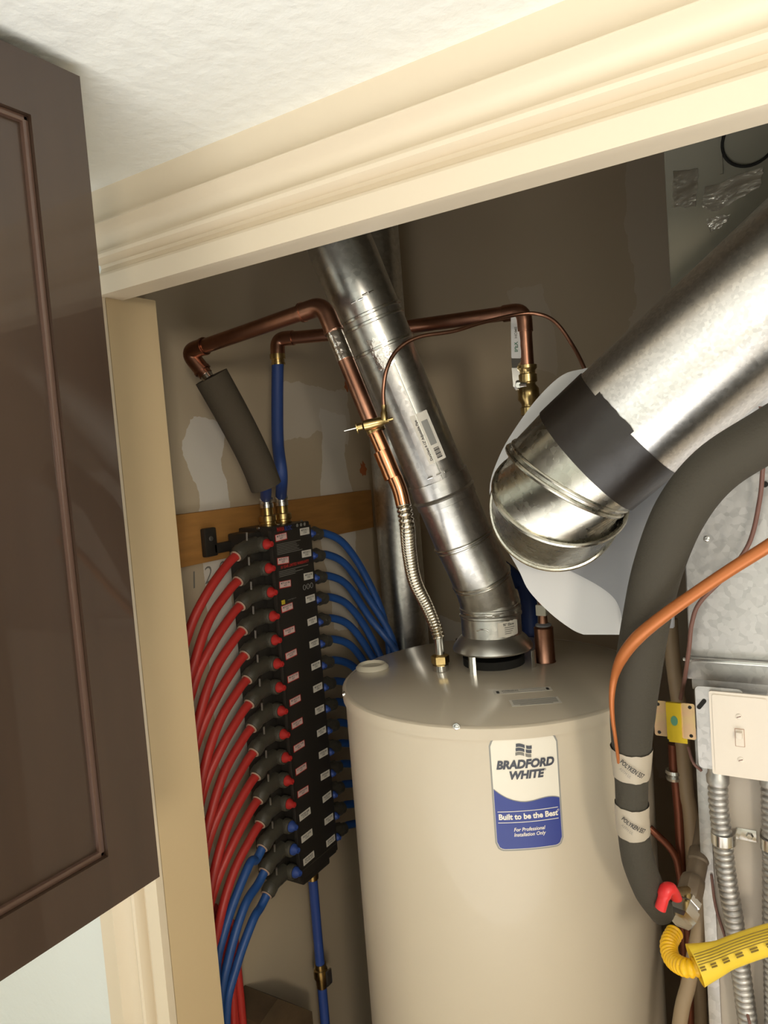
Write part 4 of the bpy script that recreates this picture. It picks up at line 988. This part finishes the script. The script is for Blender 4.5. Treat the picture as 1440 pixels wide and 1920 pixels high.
for i in range(NR):
    dz = V((0, 0, -i*pitch))
    if i:
        for s in (hub0, fe0, cr0, pin0, fc0, cs0):
            c_ = s.copy(); C.objects.link(c_); c_.parent = mf; c_.location = V(s.location)+dz
        c_ = st0.copy(); C.objects.link(c_); c_.parent = mf; c_.location = V(st0.location)+dz
        if i >= 12:
            c_.data = cs0.data.copy(); c_.location = V(st0.location)+dz; c_.scale = (1.3, 1.3, 1.3); c_['label'] = 'blue valve stem'
# name stickers on the cover
names = ['MSTR SPLIT 1', 'MSTR SPLIT 2', 'MSTR LAV RM', 'MSTR BATH TUB', 'POWDER LAV', 'LAUNDRY', 'MID BATH TUB', 'MID BATH LAV', 'GUEST LAV', 'GUEST TUB', 'KITCHEN SINK', 'DISHWASHER', 'HOSE BIB', 'FRONT HOSE', 'SPARE']
fw_ = yf1-yf0
for i in range(NR):
    for col in (0, 1):
        z_ = zr[i]+(0.010 if col == 0 else 0.014)-0.0*i
        if i > 12: z_ = zr[i]+0.012
        yy = yf0+(0.032 if col == 0 else fw_-0.026)
        w_2 = 0.042 if col == 0 else 0.036; h_2 = 0.0165
        red = (col == 0 and i < 12)
        if col == 1 and i == 0: z_ -= 0.001
        tl = random.uniform(-0.05, 0.05)
        uu = V((0, math.cos(tl), math.sin(tl))); vv = V((0, -math.sin(tl), math.cos(tl)))
        bm = nb(); plate(bm, (mx+0.0001, yy, z_), uu, vv, w_2, h_2, 0.0006, 0.0003, 1); so = obj('port_sticker', bm, M['redb'] if red else M['sticker'], mf, smooth=False)
        if red:
            bm = nb(); plate(bm, (mx+0.0004, yy, z_+0.0004), uu, vv, w_2-0.004, h_2-0.0032, 0.0006, 0.0003, 1); obj('sticker_face', bm, M['pink'], so, smooth=False)
        o_c = V((mx+0.0009, yy, z_+0.0003))
        text(names[i]+'\n'+('HOT' if red else 'COLD'), lambda a, b, o_c=o_c, uu=uu, vv=vv: o_c+uu*a+vv*b, 0.0062, M['ink'], so, bold=0.01, width=w_2*0.72, line=0.9)
def fcov(y, z): return lambda a, b: V((mx+0.0005, y+a, z+b))
ym = (yf0+yf1)/2
text('MANA', fcov(yf0+0.032, zr[0]+0.0275), 0.014, M['redb'], mf, width=0.026, bold=0.02)
text('BLOC', fcov(yf0+0.060, zr[0]+0.0275), 0.014, M['navy'], mf, width=0.026, bold=0.02)
for k in range(3):
    bm = nb(); lathe(bm, (mx, yf1-0.052+k*0.014, zr[0]+0.030), (1, 0, 0), [(0, 0.0042), (0.0004, 0.0042)], 12); obj('print', bm, M['inkg'], mf)
def lines(y0, y1, zs, h=0.0012, m_='inkg'):
    for z_ in zs:
        e = random.uniform(0.5, 1.0)
        bm = nb(); box(bm, (mx, y0, z_), (mx+0.0004, y0+(y1-y0)*e, z_+h)); obj('print', bm, M[m_], mf, smooth=False)
lines(yf0+0.014, yf1-0.02, [zr[0]-0.006-k*0.0038 for k in range(7)])
text('10 YEAR LIMITED WARRANTY', fcov(ym, zr[1]-0.0045), 0.0095, M['redb'], mf, width=fw_*0.72, bold=0.02)
lines(yf0+0.014, yf1-0.02, [zr[1]-0.014-k*0.0038 for k in range(4)])
bm = nb(); box(bm, (mx, yf0+0.014, zr[3]+0.020), (mx+0.0005, yf0+0.026, zr[3]+0.030)); obj('print', bm, M['yellowsq'], mf, smooth=False)
text('www.viega.com', fcov(yf0+0.052, zr[3]+0.027), 0.005, M['inkg'], mf)
for k in range(3):
    bm = nb(); ringtube(bm, [V((mx+0.0003, yf1-0.045+k*0.014+0.0048*math.cos(t*math.pi/8), zr[2]-0.010+0.006*math.sin(t*math.pi/8))) for t in range(16)], 0.0006, 4); obj('print', bm, M['greyprint'], mf)
bm = nb(); box(bm, (mx, yf0+0.006, zmb+0.024), (mx+0.0006, yf1-0.006, zmb+0.0255)); obj('cover_seam', bm, M['blackf'], mf, smooth=False)
# inlet brass fittings on top
itop = []
for px, nm in ((502, 'hot_inlet'), (531, 'cold_inlet')):
    b_ = PX(px, 975, mx-0.045); b_ = V((mx-0.045, b_.y, zmt-0.003))
    io = thing('brass_inlet', b_, 'left brass inlet nut on top of the manifold' if px == 502 else 'right brass inlet nut on top of the manifold', 'pipe fitting', 'brass inlets on the manifold')
    bm = nb(); lathe(bm, b_, (0, 0, 1), [(0, 0.020), (0.006, 0.0205), (0.008, 0.018), (0.012, 0.018), (0.014, 0.0205), (0.026, 0.0205), (0.028, 0.014), (0.044, 0.0138)], 20); obj('nut', bm, M['brass'], io)
    bm = nb(); lathe(bm, b_+V((0, 0, 0.0442)), (0, 0, 1), [(0, 0.0140), (0.001, 0.0158), (0.010, 0.0158), (0.011, 0.0140), (0.016, 0.014), (0.017, 0.0158), (0.024, 0.0158), (0.025, 0.014)], 20); obj('crimp_ring', bm, M['chrome'], io)
    itop.append(b_+V((0, 0, 0.068)))
print('itop', [proj(p) for p in itop])
# foam sleeve over the hot feed
i0 = itop[0]
hf = thing('foam_sleeve', i0, 'charcoal foam sleeve slanting down to the manifold top', 'pipe insulation')
fp = catmull([Q(396, 706, 1.47), Q(440, 785, 1.50), Q(478, 860, 1.54), Q(499, 912, 1.56)], 8)
bm = nb(); lathe(bm, fp[0], fp[0]-fp[1], [(0, 0.012), (0.001, 0.012)], 8); bm.free()
bm = nb(); n_ = len(fp); sweep(bm, fp, [0.0345*(1-0.04*i/n_) for i in range(n_)], 28); obj('foam', bm, M['foam_dark'], hf, ang=60)
bm = nb(); sweep(bm, [fp[-1]+V((0, 0, 0.01)), (fp[-1]+i0)/2, i0], 0.0125, 18); tag(obj('blue_tube_end', bm, M['bluedark'], hf), 'short blue tube below the sleeve')
# blue sleeve of cold feed
ct = [kp[0]+V((0, 0, 0.004)), Q(520, 750, 1.66), Q(521, 830, 1.65), Q(528, 890, 1.64), itop[1]]
cf_ = thing('cold_feed_tube', itop[1], 'blue upright supply tube between copper elbow and manifold', 'tube')
bm = nb(); sweep(bm, catmull(ct, 8), 0.0134, 20); obj('tube', bm, M['bluedark'], cf_)
bm = nb(); lathe(bm, ct[0]-V((0, 0, 0.014)), (0, 0, 1), [(0, 0.0136), (0.0, 0.0162), (0.004, 0.0162), (0.005, 0.0145), (0.012, 0.0145), (0.013, 0.0175), (0.024, 0.0175), (0.025, 0.014)], 20, cap=False); obj('crimp_ring', bm, M['brass'], cf_)
# ---- branch tubes
ordw = ['topmost', 'second', 'third', 'fourth', 'fifth', 'sixth', 'seventh', 'eighth', 'ninth', 'tenth', 'eleventh', 'twelfth', 'thirteenth', 'fourteenth', 'lowest']
bun = PX(452, 1900, XL+0.07)
print('bundle', bun, proj(bun))
rt = 0.0098
for i in range(NR):
    s = h0+hsock+V((0, 0, -i*pitch)); m_ = M['red'] if i < 12 else M['blue']
    nm = 'red_tube' if i < 12 else 'blue_tube'
    f = i/(NR-1)
    reach = (0.190 if i < 12 else 0.185-0.03*(i-11))+0.008*math.sin(i*2.1)
    drop = 0.17+0.03*math.sin(i*1.3)
    s0 = s-hdir*0.006
    if i < 12:
        ex, ey = XL+0.020+0.021*(i % 3), bun.y-0.055+0.0205*(i//3)
    else:
        ex, ey = XL+0.10+0.02*(i-12)*0.5, bun.y-0.05+(i-12)*0.014
    zend = 0.55
    if i < 12:
        xa = s.x-0.010+0.012*(i % 2)
        pth = [s0, s+V((0, -0.028, -0.014)), s+V((0.0, -0.092, -0.062)), V((xa, s.y-0.145, s.z-0.135)), V((xa-0.01, s.y-reach, s.z-0.255))]
        if i < 5: pth += [V((ex, s.y-reach+0.005, s.z-0.5)), V((ex, ey, 0.95))]
        else: pth += [V((ex, s.y-reach+0.03, s.z-0.36)), V((ex, (ey+s.y-reach)/2+0.02, min(s.z-0.47, 1.16))), V((ex, ey, 0.93))]
        pth += [V((ex, ey, 0.3)), V((ex, ey, 0.002))]
    else:
        k = i-12
        tg = (((466, 1624), (424, 1735), (404, 1850)), ((458, 1700), (428, 1800), (412, 1900)), ((474, 1726), (444, 1810), (424, 1905)))[k]
        pth = [s0, s+V((0, -0.022, -0.016))]+[PX(a, b, s.x+0.008) for a, b in tg]
        q = pth[-1]; pth += [V((q.x, q.y-0.004, 0.6)), V((q.x, q.y-0.004, 0.002))]
    bm = nb(); sweep(bm, catmull(pth, 8), rt, 14)
    o = obj(nm, bm, m_, None, ang=70)
    lab_ = ('%s red hot water tube leaving the left side of the manifold' % ordw[i]) if i < 12 else ('%s of the left-side manifold tubes, a blue one' % ordw[i])
    tag(o, lab_, 'tube', 'tubes on the left side of the manifold')
    bm = nb(); lathe(bm, s-hdir*0.001, hdir, [(0, rt+0.0001), (0, 0.0136), (0.0028, 0.0128), (0.0028, rt+0.0001)], 16, cap=False); r_ = obj('tube_ring', bm, M['ring'], mf)
for i in range(NR):
    c = c0+V((0.005, 0.052, -0.003-i*pitch))
    k = i
    yend = PX(738-2*i, 1260, -1.04).y-0.014*i if i < 8 else c.y+0.25
    yend = max(yend, c.y+0.19)
    xe = -1.06+0.0225*(i % 3)
    if i >= 8: yend = c.y+0.17+0.024*((i-8)//2); xe = -1.125+0.024*(i % 2)
    w_3 = yend-c.y
    pth = [c-V((0, 0.012, 0)), c+V((0.002, 0.02, 0.0)), c+V((0.016, w_3*0.42, -0.035)), c+V((0.035, w_3*0.74, -0.13)), V((xe, c.y+w_3*0.93, c.z-0.26)), V((xe, c.y+w_3, c.z-0.42-0.0)), V((xe, c.y+w_3, min(0.7, c.z-0.5))), V((xe, c.y+w_3, 0.002))]
    bm = nb(); sweep(bm, catmull(pth, 8), rt, 14)
    tag(obj('blue_tube', bm, M['blue'], None, ang=70), '%s blue cold water tube arching from the right side of the manifold' % ordw[i], 'tube', 'blue tubes on the right side of the manifold')
# bottom outlet
bo = V((mx-0.045, PX(590, 1690, mx-0.045).y, zmb-0.022))
mo = thing('manifold_supply', (bo.x, bo.y, 0), 'blue supply tube with brass shutoff below the manifold', 'tube')
def bz(py):
    lo_, hi_ = 0.0, 3.0
    for _ in range(40):
        md = (lo_+hi_)/2; w = V((bo.x, bo.y, md))-CAM; yy = H_/2-FPX*w.dot(UP)/w.dot(FW)
        if yy > py: lo_ = md
        else: hi_ = md
    return V((bo.x, bo.y, md))
za, zb_1 = bz(1714), bz(1808)
bm = nb(); lathe(bm, bo, (0, 0, -1), [(0, 0.020), (0.010, 0.0205), (0.011, 0.015), (0.03, 0.0148), (0.031, 0.0135)], 20); obj('brass_adapter', bm, M['brass'], mo)
bm = nb(); sweep(bm, [bo-V((0, 0, 0.028)), zb_1], 0.0118, 18); obj('tube', bm, M['bluek'], mo)
v0 = bz(1806)
bm = nb(); lathe(bm, v0, (0, 0, -1), [(0, 0.0125), (0, 0.0145), (0.012, 0.0145), (0.014, 0.017), (0.020, 0.018), (0.034, 0.0185), (0.044, 0.014), (0.060, 0.0138), (0.062, 0.0125)], 20); obj('ball_valve', bm, M['brass'], mo)
bm = nb(); box(bm, v0+V((0.004, -0.004, -0.032)), v0+V((0.024, 0.004, -0.024)), 0.001); box(bm, v0+V((0.022, -0.010, -0.048)), v0+V((0.027, 0.010, -0.010)), 0.002); obj('valve_handle', bm, M['hood'], mo)
bm = nb(); sweep(bm, [v0-V((0, 0, 0.060)), V((bo.x, bo.y, 0.001))], 0.0118, 18); obj('tube', bm, M['bluek'], mo)
# brown block in the lower corner
bkp = PX(535, 1900, XL+0.12)
bb = thing('wood_block', (XL+0.10, bkp.y, 0.0), 'brown rough block low in the corner beside the blue supply tube', 'block')
k1_ = PX(520, 1872, XL+0.1); k2_ = PX(584, 1896, XL+0.1); k3_ = PX(486, 1920, XL+0.1)
bm = nb(); prism(bm, [V((XL+0.002, k3_.y, 0.0)), V((XL+0.002, k3_.y, k3_.z)), V((XL+0.002, k1_.y, k1_.z)), V((XL+0.002, k2_.y, k2_.z)), V((XL+0.002, k2_.y, 0.0))], (0.10, 0, 0)); obj('block', bm, M['block'], bb, smooth=False)
# tall grey pipe in the corner
gp = Q(748, 1000, 2.13)
print('corner pipe', gp)
tp = thing('corner_vent_pipe', (gp.x, gp.y, 0), 'tall bare steel pipe standing in the back left corner', 'pipe')
bm = nb(); lathe(bm, (gp.x, gp.y, 0.0), (0, 0, 1), [(0, 0.062), (1.2, 0.062), (1.2, 0.0635), (3.08, 0.0635)], 40); obj('pipe', bm, M['galv'], tp)
# blue tube behind the heater, right of the vent
pipe('blue_sleeve', [Q(935, 1060, 1.78), Q(965, 1085, 1.80), Q(990, 1120, 1.80), (Q(1000, 1300, 1.80)), V((Q(1000, 1300, 1.80).x, Q(1000, 1300, 1.80).y, 0.002))], 0.020, M['bluedark'], 'dark blue sleeve glimpsed behind the heater beside the vent elbow', 'tube')
# orange smudges on the left wall
for px, py, s in ((650, 722, 0.016), (681, 880, 0.020)):
    c_ = PX(px, py, XL+0.0008)
    bm = nb(); pts = [c_+V((0, math.cos(t)*s*random.uniform(0.5, 1.1), math.sin(t)*s*1.4*random.uniform(0.5, 1.1))) for t in [k*math.pi/8 for k in range(16)]]
    prism(bm, pts, (0.0006, 0, 0)); tag(obj('paint_smudge', bm, M['copperpaint'], None, smooth=False), 'orange smudge on the left wall ' + ('beside the upper copper pipe' if py < 800 else 'above the pine board end'), 'smudge')
